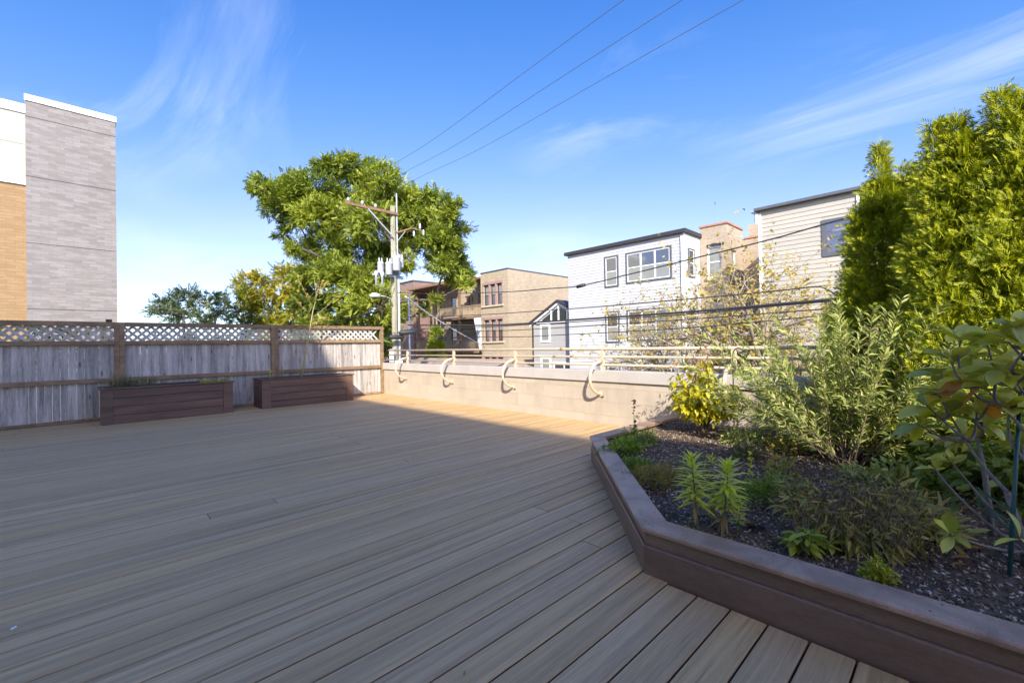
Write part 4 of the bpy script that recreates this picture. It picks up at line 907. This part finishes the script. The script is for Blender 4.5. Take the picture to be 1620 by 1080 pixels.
# columnar conifer and arborvitae
ARB_T = []; ARB_F = []
for k in range(5):
    for sgn in (-1, 1):
        y0 = 0.05+0.17*k; l = 0.36*(1-0.13*k); i = len(ARB_T)
        ARB_T += [(0,y0,0),(sgn*(l*0.55),y0+0.16,0.02),(sgn*l,y0+0.30,0.0),(sgn*l*0.75,y0+0.13,-0.02)]; ARB_F.append((i,i+1,i+2,i+3) if sgn < 0 else (i+3,i+2,i+1,i))
i = len(ARB_T); ARB_T += [(0.0,0.7,0),(0.06,0.9,0),(0,1.12,0),(-0.06,0.9,0)]; ARB_F.append((i,i+1,i+2,i+3)); ARB_T = np.array(ARB_T)
def arborvitae(label, base, H_, R0, n, seed, mat='arb', spray=0.078, tips=(), group='arborvitae in the raised bed', name='arborvitae', power=0.60):
    rg = np.random.default_rng(seed); t = thing(name, label, 'conifer', tuple(base), group)
    MB().tube([base, base+np.array([0.01,0,H_*0.5]), base+np.array([0,0.01,H_*0.93])], [0.05,0.035,0.008], 8).build('trunk', M['bark'], t, True)
    K = n//55; zc = rg.random(K)**1.15; ac = np.arange(K)*2.399+rg.random(K)*1.2     # foliage grows in plumes
    pz = (np.clip(1-zc, 0.0, 1)**power)*np.clip(0.6+zc*4, 0, 1); rc = R0*pz*rg.uniform(0.62,1.10,K)
    k = rg.integers(0, K, n); cr = (0.055+0.30*R0*pz[k])*rg.random(n)**0.5; u = norm(rg.normal(size=(n,3)))
    cen = np.c_[rc*np.cos(ac), rc*np.sin(ac), 0.05+zc*(H_-0.15)][k]; od = np.c_[np.cos(ac), np.sin(ac), np.zeros(K)][k]
    off = u*cr[:,None]*np.array([0.8,0.8,1.25]); p = base+cen+off
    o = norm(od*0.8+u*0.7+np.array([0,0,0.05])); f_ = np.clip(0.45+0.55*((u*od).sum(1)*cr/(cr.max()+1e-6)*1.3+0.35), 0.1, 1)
    bumps = np.ones(n)
    ex_p = []; ex_o = []
    for (dx, dy, tz, tr_, k) in tips:        # leaders that stand out of the outline
        zz_ = rg.random(k); aa = rg.random(k)*2*math.pi; rr_ = tr_*(1-zz_)**0.8*(0.4+0.6*rg.random(k))
        ex_p.append(np.c_[base[0]+dx+rr_*np.cos(aa), base[1]+dy+rr_*np.sin(aa), base[2]+tz[0]+zz_*(tz[1]-tz[0])]); ex_o.append(np.c_[np.cos(aa), np.sin(aa), np.zeros(k)])
    if ex_p: p = np.concatenate([p]+ex_p); o = np.concatenate([o]+ex_o); f_ = np.concatenate([f_, np.full(len(p)-n, 0.9)])
    n = len(p)
    ax = norm(o*1.0+np.array([0,0,0.40])+rg.normal(size=(n,3))*0.45); nr = norm(np.cross(o, np.array([0,0,1.0]))+rg.normal(size=(n,3))*0.55)
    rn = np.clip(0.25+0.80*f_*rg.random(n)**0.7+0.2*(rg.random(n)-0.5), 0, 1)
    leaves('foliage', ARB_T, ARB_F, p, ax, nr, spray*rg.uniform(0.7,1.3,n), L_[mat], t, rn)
    return t
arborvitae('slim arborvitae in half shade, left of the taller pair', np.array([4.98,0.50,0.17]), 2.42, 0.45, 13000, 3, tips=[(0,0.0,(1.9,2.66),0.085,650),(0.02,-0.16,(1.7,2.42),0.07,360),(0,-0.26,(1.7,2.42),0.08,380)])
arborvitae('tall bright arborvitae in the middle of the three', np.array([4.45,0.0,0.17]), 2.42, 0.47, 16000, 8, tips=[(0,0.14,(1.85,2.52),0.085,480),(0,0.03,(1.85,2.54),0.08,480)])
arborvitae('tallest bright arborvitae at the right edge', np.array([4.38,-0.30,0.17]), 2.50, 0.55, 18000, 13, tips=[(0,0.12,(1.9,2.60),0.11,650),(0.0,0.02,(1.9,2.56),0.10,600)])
q = PX(690,560,21.5)
arborvitae('narrow bright green conifer standing by the timber porches', np.array([q[0],q[1],-3.0]), PX(690,518,21.5)[2]+3, 0.78, 3000, 21, 'conifer', 0.36, group=None, name='columnar_conifer', power=0.42)

# ------------------------------------------------------------------ plants in the raised bed
def gz(x, y): return float(soil_z(x, y))
def rgen(s): return np.random.default_rng(s)
T1, F1 = leaf_template(1, 0.25, 0.06, 0.06)
T1n, F1n = leaf_template(1, 0.13, 0.03, 0.05)
Twl, Fwl = leaf_template(1, 0.095, 0.02, 0.08)
T4, F4 = leaf_template(5, 0.20, 0.05, 0.18)
T4w, F4w = leaf_template(5, 0.22, 0.09, 0.20, 0.55)
T4n, F4n = leaf_template(5, 0.095, 0.02, 0.24, 0.35)
def mound(label, c, rx, ry, h, n, mat, leaf, seed, T=T1, Fc=F1, cat='plant', name='groundcover_plant', upr=0.5, stems='stem_green', nst=40):
    rg = rgen(seed); z0 = gz(*c); t = thing(name, label, cat, (c[0], c[1], z0))
    a = rg.random(n)*2*math.pi; r = np.sqrt(rg.random(n)); lump = 0.75+0.35*np.sin(a*3+seed)*np.sin(a*5+r*4)+0.2*rg.random(n)
    p = np.c_[c[0]+rx*r*np.cos(a)*lump, c[1]+ry*r*np.sin(a)*lump, z0+h*np.sqrt(np.clip(1-r**2,0.02,1))*rg.uniform(0.25,1.08,n)*lump]
    ax = norm(np.c_[np.cos(a)*r, np.sin(a)*r, np.full(n, upr)]+rg.normal(size=(n,3))*0.5); nr = norm(rg.normal(size=(n,3))*0.5+np.array([0,0,1.0]))
    leaves('foliage', T, Fc, p, ax, nr, leaf*rg.uniform(0.6,1.35,n), L_[mat], t, np.clip(rg.normal(0.5,0.27,n),0,1))
    mb = MB()
    for k in range(nst):
        i = rg.integers(n); e = p[i]; b = np.array([c[0]+(e[0]-c[0])*0.4, c[1]+(e[1]-c[1])*0.4, z0-0.01]); mb.tube([b, (b+e)/2+rg.normal(size=3)*0.01, e], [0.0022,0.0018,0.001], 4, False)
    mb.build('stems', M[stems], t); return t

# willow: long fanning wands with narrow leaves
rg = rgen(4); wb = np.array([4.19,0.66,gz(4.19,0.66)])
wl = thing('willow_shrub', 'wide feathery willow shrub with grey green narrow leaves, sunlit', 'shrub', tuple(wb))
tips = [(4.2,1.52,1.26),(4.1,1.11,1.36),(4.2,0.69,1.46),(4.3,0.41,1.34),(4.0,0.10,1.36),(4.1,1.40,0.85),(4.1,1.80,0.74),(3.9,-0.15,0.95),(4.3,0.2,1.05),(4.4,1.25,1.05),(4.0,0.9,1.1),(3.8,0.45,0.8),(3.7,0.9,0.6),(3.75,0.15,0.6),(4.5,1.6,0.95),(3.9,-0.05,1.2),(3.85,0.0,1.02),(4.05,0.22,1.3),(4.0,0.3,1.42),(3.8,0.2,0.9),(4.15,1.62,1.05),(4.1,1.3,1.32),(4.1,1.72,1.2),(4.2,1.55,0.9),(4.0,1.85,0.95),(3.95,1.6,0.7),(3.9,-0.2,1.1),(3.8,-0.1,0.8),(3.75,0.0,1.15)]
for _ in range(46):
    a = rg.uniform(-1.2, 1.2); l = rg.uniform(0.8, 1.25); tips.append((4.19+rg.normal()*0.28, 0.68+math.sin(a)*l*1.0, 0.2+math.cos(a)*l*0.95+0.05))
mb = MB(); lp = []; la = []; ln = []
def wand(p0, p1, r, lv):
    md = (p0+p1)/2+np.array([0,0,0.10*np.linalg.norm(p1-p0)])+rg.normal(size=3)*0.03; L = np.linalg.norm(p1-p0); n = int(L/0.0115)
    pts = [bez(p0, md, p1, s) for s in np.linspace(0, 1, 9)]; mb.tube(pts, [r*(1-0.8*s) for s in np.linspace(0, 1, 9)], 5, False)
    for k in range(n):
        s = 0.14+0.86*(k+rg.random())/n if lv == 0 else 0.05+0.95*(k+rg.random())/n; p = bez(p0, md, p1, s); d = norm(bez(p0, md, p1, min(1,s+0.03))-bez(p0, md, p1, s-0.03))
        sd = norm(np.cross(d, rg.normal(size=3))); lp.append(p); la.append(norm(d*0.75+sd*0.75)); ln.append(norm(rg.normal(size=3)*0.5+np.array([-0.3,-0.3,0.8])))
    if lv == 0:
        for k in range(rg.integers(2, 5)):
            s = rg.uniform(0.25, 0.8); p = bez(p0, md, p1, s); d = norm(p1-p0); e = p+norm(d*0.8+norm(rg.normal(size=3))*0.7)*rg.uniform(0.16,0.36)*(1.25-s); wand(p, e, r*0.45, 1)
for tp in tips: wand(wb+rg.normal(size=3)*np.array([0.05,0.05,0]), np.array(tp), 0.0052, 0)
mb.build('stems', M['stem_dry'], wl, True); n = len(lp)
leaves('foliage', Twl, Fwl, lp, la, ln, 0.066*rg.uniform(0.65,1.25,n), L_['willow'], wl, np.clip(rg.normal(0.5,0.25,n),0,1), 1.05)

# golden shrub by the wall, drooping leaves
def drooping(label, c, H_, R0, n_st, mat, leaf, seed, name='golden_shrub', stem='stem_dry', top=None, nl=26):
    rg = rgen(seed); b = np.array([c[0], c[1], gz(*c)]); t = thing(name, label, 'shrub', tuple(b)); mb = MB(); lp = []; la = []; ln = []; tp_ = []
    for k in range(n_st):
        a = rg.random()*2*math.pi; rr = R0*math.sqrt(rg.random()); e = b+np.array([rr*math.cos(a), rr*math.sin(a), H_*rg.uniform(0.45,1.0)*(1-0.45*(rr/R0)**2)])
        md = b+(e-b)*0.5+np.array([0,0,0.12]); pts = [bez(b, md, e, s) for s in np.linspace(0,1,7)]; mb.tube(pts, [0.006*(1-0.75*s) for s in np.linspace(0,1,7)], 5, False)
        for j in range(nl):
            s = rg.uniform(0.35, 1.0); p = bez(b, md, e, s); aa = rg.random()*2*math.pi; od = np.array([math.cos(aa), math.sin(aa), 0]); q = p+od*rg.uniform(0.01,0.07)
            lp.append(q); la.append(norm(od*0.55+np.array([0,0,-0.75+0.5*rg.random()])+rg.normal(size=3)*0.2)); ln.append(norm(od+np.array([0,0,0.7])))
        tp_.append(e)
    mb.build('stems', M[stem], t); n = len(lp)
    leaves('foliage', T4, F4, lp, la, ln, leaf*rg.uniform(0.65,1.3,n), L_[mat], t, rg.random(n))
    if top:
        k = len(tp_)*6; ii = rg.integers(0, len(tp_), k); hi = np.array(tp_)[ii]; hi = hi[hi[:,2] > b[2]+H_*0.55]; k = len(hi)
        leaves('seed_heads', T1n, F1n, hi+rg.normal(size=(k,3))*0.04+np.array([0,0,0.08]), rdir(k, 0.4), rdir(k), 0.06, L_[top], t)['kind'] = 'stuff'
    return t
drooping('bright yellow green drooping shrub against the wall with reddish tips', (4.62,1.93), 0.84, 0.34, 52, 'gold', 0.09, 31, top='red', nl=22)
drooping('tall reddish twiggy plant rising above the yellow shrub', (4.80,1.98), 0.88, 0.14, 12, 'red', 0.06, 33, 'reddish_perennial', nl=16)
drooping('low yellow leaved shrub half hidden under the willow', (4.75,1.10), 0.42, 0.30, 26, 'gold', 0.05, 35, 'yellow_shrub', nl=26)
drooping('second low yellow shrub behind willow stems, nearer the arborvitae', (4.95,0.75), 0.40, 0.22, 16, 'gold', 0.05, 36, 'yellow_shrub', nl=24)
mound('silvery low weed patch at the foot of the willow', (4.35,1.05), 0.28, 0.22, 0.13, 260, 'grey', 0.06, 37)
mound('grey green trailing patch between willow and golden shrub', (4.45,1.45), 0.30, 0.22, 0.12, 320, 'willow', 0.045, 38)
mound('wispy grey green ground patch right of the willow', (3.75,0.35), 0.34, 0.30, 0.16, 520, 'willow', 0.05, 39)
mound('leafy dark green shrub under the arborvitae at the right edge', (3.85,-0.18), 0.42, 0.42, 0.62, 900, 'darkshrub', 0.085, 40, T4, F4, 'shrub', 'dark_shrub', 0.2)
mound('mid green leafy shrub between broad leaved shrub and willow', (4.1,0.12), 0.3, 0.26, 0.45, 700, 'darkshrub', 0.06, 42, T4, F4, 'shrub', 'dark_shrub', 0.3)

# groundcovers along the diagonal edge
mound('round leaved green groundcover in the bed corner nearest the wall', (3.36,2.10), 0.24, 0.18, 0.12, 520, 'ground', 0.042, 41, upr=0.7)
mound('fine green groundcover behind the corner groundcover, by far cap board', (3.78,2.20), 0.34, 0.17, 0.14, 900, 'ground', 0.036, 43, T1n, F1n)
mound('bright small leaved groundcover patch between corner plant and reddish mound', (3.05,1.80), 0.17, 0.12, 0.075, 420, 'moss', 0.028, 44)
mound('reddish green spreading mound beside the diagonal cap board', (2.86,1.50), 0.27, 0.20, 0.13, 1700, 'groundmix', 0.030, 45, T1n, F1n)
mound('dense dark green cushion plant in the middle of the bed', (2.98,0.82), 0.27, 0.21, 0.13, 3000, 'moss', 0.026, 46, T1n, F1n)
mound('pale weed clump behind the green cushion plant', (3.6,0.95), 0.16, 0.12, 0.11, 150, 'grey', 0.05, 47)
mound('thin grassy clump on bright mulch behind the lilies', (3.95,1.30), 0.16, 0.12, 0.13, 170, 'grass', 0.07, 48, T1n, F1n)
# sage-like pale plant, dwarf clump, heuchera
rg = rgen(50)
def whorl_plant(label, c, n_st, H_, spread, leaf, mat, seed, per=7, T=T4w, Fc=F4w, name='leafy_plant'):
    rg = rgen(seed); b = np.array([c[0], c[1], gz(*c)]); t = thing(name, label, 'plant', tuple(b)); mb = MB(); lp = []; la = []; ln = []
    for k in range(n_st):
        a = rg.random()*2*math.pi; rr = spread*math.sqrt(rg.random()); e = b+np.array([rr*math.cos(a), rr*math.sin(a), H_*rg.uniform(0.5,1)]); mb.tube([b, (b+e)/2+np.array([0,0,0.02]), e], [0.004,0.003,0.002], 5, False)
        for j in range(per):
            aa = 2*math.pi*j/per+rg.random()*0.6; od = np.array([math.cos(aa), math.sin(aa), 0]); s = rg.uniform(0.55,1.0); lp.append(b+(e-b)*s); la.append(norm(od+np.array([0,0,rg.uniform(-0.55,0.55)]))); ln.append(norm(np.array([0,0,1.0])+od*0.2+rg.normal(size=3)*0.2))
    mb.build('stems', M['stem_green'], t); n = len(lp)
    leaves('foliage', T, Fc, lp, la, ln, leaf*rg.uniform(0.6,1.2,n), L_[mat], t); return t
sg = whorl_plant('pale green broad leaved plant near the front cap board', (2.40,0.53), 12, 0.13, 0.10, 0.075, 'sage', 51, 6)
mb = MB()
for k in range(7):
    a = rg.random()*6.28; b = np.array([2.36,0.53,gz(2.36,0.53)]); mb.tube([b, b+np.array([0.05*math.cos(a),0.05*math.sin(a),0.15+0.05*rg.random()])], [0.0025,0.0015], 5)
mb.build('dry_stalks', M['stem_grey'], sg)
mound('small round yellow green dwarf plant at the front of the bed', (2.33,0.27), 0.055, 0.055, 0.095, 420, 'dwarf', 0.022, 52, T1, F1, 'plant', 'dwarf_plant')
whorl_plant('small maroon leaved plant beside the lilies', (2.49,0.80), 7, 0.04, 0.05, 0.04, 'maroon', 53, 6)

# lilies: whorled strap leaves up a stem
def lily(label, c, H_, seed, lean=(0,0), dry=0.3, leaf=0.105):
    rg = rgen(seed); b = np.array([c[0], c[1], gz(*c)]); e = b+np.array([lean[0], lean[1], H_]); t = thing('lily', label, 'lily', tuple(b), 'lilies in the raised bed')
    pts = [b+(e-b)*s+np.array([0.006*math.sin(3*s),0,0]) for s in np.linspace(0,1,8)]; MB().tube(pts, [0.0058*(1-0.5*s) for s in np.linspace(0,1,8)], 7).build('stem', M['stem_green'], t, True)
    n = int(H_/0.0034); s = np.linspace(0.22, 1.0, n); a = np.arange(n)*2.4+rg.random(n)*0.3
    od = np.c_[np.cos(a), np.sin(a), np.zeros(n)]; p = b+(e-b)*s[:,None]; upw = 0.22+1.1*np.clip((s-0.72)/0.28,0,1)**1.3
    ax = norm(od+np.array([0,0,1.0])*upw[:,None]+rg.normal(size=(n,3))*0.10); nr = norm(np.array([0,0,1.0])-od*upw[:,None]*0.6)
    sz_ = leaf*(0.72+0.4*np.sin(math.pi*np.clip(s,0,1)**0.8))*rg.uniform(0.85,1.15,n)*np.where(s > 0.93, 0.75, 1.0)
    lowm = s < dry; keep = ~lowm | (rg.random(n) < 0.35); s, od, p, ax, nr, sz_, lowm = [q_[keep] for q_ in (s, od, p, ax, nr, sz_, lowm)]
    leaves('foliage', T4n, F4n, p[~lowm], ax[~lowm], nr[~lowm], sz_[~lowm], L_['lily'], t, np.clip(0.15+0.8*s[~lowm]*rg.random((~lowm).sum()),0,1))
    k = int(lowm.sum())
    if k: leaves('dry_foliage', T4n, F4n, p[lowm], norm(od[lowm]*0.7+rg.normal(size=(k,3))*0.4+np.array([0,0,-0.5])), nr[lowm], sz_[lowm]*0.9, L_['lilydry'], t)
    return t
lily('yellowing lily, left stem of the tall pair', (2.26,0.985), 0.37, 61, (0.02,0.035), 0.36)
lily('greenest tall lily, right stem of the pair', (2.33,0.885), 0.36, 62, (0.01,-0.03), 0.34, 0.115)
lily('withered brown lily between the two tall ones', (2.40,0.955), 0.36, 63, (0.0,0.01), 0.88, 0.06)
lily('short pale lily shoot at the foot of the tall ones', (2.39,0.84), 0.15, 64, (0.01,-0.02), 0.3, 0.05)

# dry perennial clump
rg = rgen(70); c = np.array([2.66,0.42]); t = thing('dry_perennial', 'dry brown perennial clump with dark seed heads in the middle of the bed', 'plant', (c[0], c[1], gz(*c)))
mb = MB(); lp = []; la = []; hd = []
for k in range(240):
    r = math.sqrt(rg.random()); a = rg.random()*6.283; b = np.array([c[0]+0.17*r*math.cos(a), c[1]+0.22*r*math.sin(a), 0]); b[2] = gz(b[0], b[1]); e = b+np.array([0.10*r*math.cos(a)+rg.normal()*0.03, 0.10*r*math.sin(a)+rg.normal()*0.03, rg.uniform(0.14,0.30)])
    mb.tube([b, (b+e)/2+rg.normal(size=3)*0.008, e], [0.0022,0.0018,0.0011], 4, False); hd.append(e)
    for j in range(5): s = rg.uniform(0.1,0.95); lp.append(b+(e-b)*s); la.append(norm(np.array([math.cos(a),math.sin(a),0])*0.7+rg.normal(size=3)*0.5+np.array([0,0,0.15-0.7*(s<0.5)])))
mb.build('stems', M['stem_dry'], t); n = len(lp)
leaves('foliage', T4n, F4n, lp, la, rdir(n,0.6), 0.065*rg.uniform(0.5,1.25,n), L_['grey'], t)
hd = np.array(hd); hh = np.repeat(hd, 5, 0); n = len(hh)
leaves('seed_heads', T1, F1, hh+rg.normal(size=(n,3))*0.008, rdir(n,0.3), rdir(n), 0.016, L_['chip'], t, np.zeros(n))['kind'] = 'stuff'
mound('willow leaved perennial arching right of the dry clump', (2.92,0.22), 0.20, 0.18, 0.24, 300, 'grey', 0.10, 71, T4n, F4n, 'plant', 'arching_perennial', 0.3)

# thin vine and weeds
def wisp(label, base, H_, seed, lean, mat='ground', leaf=0.028, n=40, name='thin_weed', stem='stem_dry'):
    rg = rgen(seed); b = np.array([base[0], base[1], gz(base[0], base[1])]); e = b+np.array([lean[0], lean[1], H_]); t = thing(name, label, 'plant', tuple(b))
    MB().tube([b, (b+e)/2+rg.normal(size=3)*0.012, e], [0.004,0.003,0.0015], 5).build('stem', M[stem], t)
    s = rg.uniform(0.1,1,n); leaves('foliage', T1, F1, b+(e-b)*s[:,None], rdir(n,0.1), rdir(n,0.5), leaf, L_[mat], t)
wisp('thin upright stem with tiny leaves before the block wall', (3.86,2.28), 0.42, 81, (0,0.01), 'maroon', 0.03, 60)
wisp('single thin green weed stem in dark mulch', (3.3,1.06), 0.20, 82, (0.02,0.0), 'lily', 0.03, 26)
wisp('little green sprig on the mulch behind the lilies', (3.05,1.28), 0.14, 83, (0.01,0.0), 'ground', 0.03, 30)

# broad leaved shrub in the right foreground
rg = rgen(90); rb = np.array([2.86,-0.16,gz(2.86,-0.16)]); t = thing('broad_leaved_shrub', 'broad leaved shrub with bare grey stems at the right edge, in shade', 'shrub', tuple(rb))
mb = MB(); lp = []; la = []; ln = []; sz_ = []; orp = []; ora = []
W_ = [(1560,540,1.9,1),(1612,515,1.75,1),(1505,565,2.05,1),(1478,615,2.1,0),(1465,640,2.15,0),(1530,600,2.0,0),(1580,585,1.85,0),(1500,650,2.2,0),(1545,645,2.15,0),(1600,640,1.95,0),(1475,735,2.1,2),(1500,725,2.1,2),(1503,845,1.75,2),(1612,850,1.6,3),(1560,670,2.2,0),(1520,690,2.3,0),(1450,668,2.3,0),(1590,560,2.1,0),(1632,580,1.8,0),(1615,700,2.1,0),(1640,640,1.9,0),(1535,560,2.2,0),(1520,535,2.0,1),(1590,535,1.8,1),(1555,610,1.95,0),(1490,590,2.15,0),(1625,550,1.7,1),(1570,630,2.1,0),(1605,600,2.0,0)]
hub1 = rb+np.array([0.02,0.05,0.30]); hub2 = rb+np.array([-0.02,-0.04,0.42])
mb.tube([rb, rb+np.array([0.02,0.02,0.15]), hub1], [0.016,0.014,0.012], 8); mb.tube([rb+np.array([-0.03,-0.03,0]), hub2], [0.014,0.011], 8)
mb.tube([PZ(1570,850,0.17), PZ(1570,850,0.17)+np.array([-0.02,0.02,0.32]), PD(1545,690,2.2)], [0.014,0.011,0.006], 8)
rnodes = [hub1, hub2]
for (x, y, d, kind) in sorted(W_, key=lambda q: np.linalg.norm(PD(q[0],q[1],q[2])-hub1)):
    e = PD(x, y, d); h = min(rnodes, key=lambda q: np.linalg.norm(q-e)+0.5*np.linalg.norm(q-hub1)) if y < 700 else rb+np.array([0,0,0.06])
    if y < 700: rnodes.append(e*0.6+h*0.4)
    md = (h+e)/2+np.array([rg.normal()*0.03, rg.normal()*0.03, -0.03 if y > 700 else -0.06]); pts = [bez(h, md, e, s) for s in np.linspace(0,1,7)]; mb.tube(pts, [0.0085*(1-0.6*s) for s in np.linspace(0,1,7)], 6, False)
    d_ = norm(e-pts[-2]); k = 9 if kind < 2 else (6 if kind == 2 else 3)
    for j in range(k):
        aa = 2*math.pi*j/k+rg.random()*0.5; u = norm(np.cross(d_, np.array([0.3,0.2,1.0]))); v = np.cross(d_, u); od = u*math.cos(aa)+v*math.sin(aa)
        A = norm(od+np.array([0,0,0.25 if kind == 1 else -0.05])+d_*rg.uniform(0.1,0.7)+rg.normal(size=3)*0.12)
        if kind == 0 and rg.random() < 0.06: orp.append(e); ora.append(norm(A+np.array([0,0,-0.6])))
        else: lp.append(e-d_*rg.random()*0.03); la.append(A); ln.append(norm(np.array([-0.1,-0.1,1.0])+rg.normal(size=3)*0.25)); sz_.append((0.125 if kind < 2 else 0.095)*rg.uniform(0.75,1.2))
mb.build('stems', M['stem_grey'], t, True); leaves('foliage', T4w, F4w, lp, la, ln, sz_, L_['rhodo'], t, wid=1.05)
leaves('orange_leaves', T4w, F4w, orp, ora, rdir(len(orp),0.5), 0.12, L_['orange'], t)
st = thing('plant_stake', 'slim dark green plant stake tied to the broad leaved shrub', 'stake', (2.64,-0.13,0.17))
s0 = PZ(1597,912,0.165); s1 = PD(1614,622,1.95)
MB().tube([s0, s1], 0.0075, 8).build('rod', M['stake'], st, True)
for z in (0.33, 0.27, 0.235):
    f_ = z/1.2; p = s0+(s1-s0)*f_*1.2; MB().tube([p+np.array([0.008,0,0]), p+np.array([0.12,0.05,0.01]), p+np.array([0.2,0.10,0.035])], 0.0045, 6).build('tie', M['tie'], st)
for k, (x, y, lab) in enumerate([(1560,868,'orange fallen leaf curled on the mulch, highest of three'),(1545,885,'orange fallen leaf on the mulch, middle of three'),(1533,893,'small brown fallen leaf on the mulch, lowest of three'),(1480,806,'reddish fallen leaf lying behind the low whorl'),(1545,805,'orange fallen leaf beside the grey stem')]):
    p = PZ(x, y, 0.19); o = leaves('fallen_leaf', T4w, F4w, [p], [(-0.3,0.9,0.1*(k % 2))], [(0.1,0.2,1)], [0.085 if k != 2 else 0.06], L_['orange']); tag(o, lab, 'leaf', 'fallen leaves on the mulch')

# shepherd hook on the rail
hk = thing('garden_hook', 'black curled iron garden hook beside the railing post', 'hook', (5.1,1.84,0.18))
cx_, cy_ = 5.12, 1.80; pts = [(cx_,cy_,0.18),(cx_,cy_,0.95)]+[(cx_,cy_-0.06+0.06*math.cos(a),0.98+0.09*math.sin(a)) for a in np.linspace(0.2,2.6,8)]
MB().tube(pts, 0.006, 7).build('rod', M['black'], hk, True)
MB().lathe((cx_,cy_-0.12,0.93), [(0.01,0.11),(0.05,0.09),(0.055,0.06),(0.03,0.02),(0.01,0.0)], 10).build('hanger', M['black'], hk, True)
MB().tube([(cx_,cy_-0.12+0.022*math.cos(a),0.905+0.022*math.sin(a)) for a in np.linspace(0,5.2,12)], 0.005, 6).build('ring', M['black'], hk, True)

# ---- planter plants
def sedge(label, c, z, n, L, seed, mat='grass', name='sedge_tuft'):
    rg = rgen(seed); t = thing(name, label, 'grass', (c[0], c[1], z)); a = rg.random(n)*6.283; tilt = rg.uniform(0.1,1.3,n)
    leaves('foliage', leaf_template(5,0.016,0.004,0.35,0.3)[0], F4n, np.c_[c[0]+rg.normal(size=n)*0.07, c[1]+rg.normal(size=n)*0.05, np.full(n,z)], np.c_[np.cos(a)*tilt, np.sin(a)*tilt*0.7, np.ones(n)], np.c_[np.cos(a), np.sin(a), np.full(n,0.6)], L*rg.uniform(0.5,1.15,n), L_[mat], t)
sedge('spiky grey green sedge tuft at the left end of the planter', (0.42,9.68), 0.52, 260, 0.24, 101)
sedge('flattened tan grass tuft beside the sedge in left planter', (0.72,9.62), 0.53, 90, 0.22, 102)
rg = rgen(103); n = 420; t = thing('sedum', 'yellow green low sedum at the right end of the left planter', 'plant', (1.68,9.7,0.52))
leaves('foliage', T1, F1, np.c_[rg.uniform(1.45,1.89,n), rg.uniform(9.45,9.9,n), 0.53+rg.random(n)*0.06], rdir(n,0.5), rdir(n,0.8), 0.035, L_['dwarf'], t)
rg = rgen(104); sb_ = np.array([3.18,9.62,0.50]); t = thing('sapling', 'thin leaning sapling with few yellow leaves in the right planter', 'tree', tuple(sb_))
mb = MB(); tp0 = PY(501,470,9.75); tp1 = PY(497,440,9.8); top_ = [sb_, PY(487,540,9.66), PY(495,492,9.7), tp0, tp1]; mb.tube(top_, [0.017,0.014,0.010,0.006,0.003], 7)
lp = []
for a, b in [((493,503),(535,468)),((490,514),(525,499)),((498,470),(518,447)),((495,486),(470,436)),((493,500),(465,470)),((500,462),(512,445)),((498,475),(506,440)),((491,512),(520,500))]:
    p = PY(*a, 9.7); q = PY(*b, 9.75); mb.tube([p, (p+q)/2+np.array([0,0,-0.02]), q], [0.006,0.004,0.002], 5)
    for s in np.linspace(0.35,1,7): lp.append(p+(q-p)*s)
mb.build('stem', M['stem_tan'], t, True); lp = np.array(lp); lp = np.repeat(lp, 2, 0); n = len(lp)
leaves('foliage', T1, F1, lp+rg.normal(size=(n,3))*0.02, rdir(n,-0.5), rdir(n), 0.075, L_['sparse'], t)
wisp_b = thing('seedling', 'small green seedling at the left end of the right planter', 'plant', (2.62,9.6,0.52))
MB().tube([(2.62,9.6,0.52),(2.60,9.6,0.72)], [0.004,0.002], 5).build('stem', M['stem_green'], wisp_b); leaves('foliage', T1, F1, np.c_[np.full(14,2.61), np.full(14,9.6), np.linspace(0.58,0.73,14)], rdir(14), rdir(14), 0.045, L_['lily'], wisp_b)
# flowering plants peeping through the lattice
for lab, x, s in (('tall yellow flowered plant peeping through lattice left of the post', 0.1, 111), ('leafy yellow flowered plant behind lattice at the left edge', -0.55, 112)):
    rg = rgen(s); t = thing('flowering_plant', lab, 'plant', (x,10.75,-3), 'flowers behind the fence'); n = 160
    p = np.c_[x+rg.normal(size=n)*0.2, 10.75+rg.normal(size=n)*0.15, rg.uniform(0.6,1.6,n)]
    MB().tube([(x,10.75,-3),(x,10.75,1.5)], [0.02,0.008], 6).build('stem', M['stem_green'], t); leaves('foliage', T1, F1, p, rdir(n), rdir(n,0.6), 0.13, L_['ground'], t)
    m_ = 12; fp = np.repeat(np.c_[x+rg.normal(size=m_)*0.2, 10.7+rg.normal(size=m_)*0.1, rg.uniform(1.3,1.62,m_)], 8, 0); aa = np.tile(np.arange(8)*0.785, m_)
    leaves('petals', T1, F1, fp, np.c_[np.cos(aa), np.full(8*m_,-0.15), np.sin(aa)], np.tile((0,-1.0,0.2),(8*m_,1)), 0.055, M['flower'], t)['kind'] = 'stuff'
sc_ = MB().box(0.22,0.30,YF-0.02,YF+0.04,1.656,1.70,0.004).build('post_light', M['black']); tag(sc_, 'small black cap light on top of the fence rail', 'light')
# litter on the deck
tw_ = MB().tube([PZ(734,1066,0.012), PZ(736,1060,0.03)], 0.004, 6).build('wood_chip', M['stem_tan']); tag(tw_, 'tiny pale wood chip standing on the near deck boards', 'chip')
pb = PZ(17,995,0.006); MB_ = MB().tube([pb, pb+np.array([0.016,0.006,0.003])], [0.005,0.004], 6).build('pebble', M['whitemetal']); tag(MB_, 'small white scrap lying on the deck at the left edge', 'scrap')
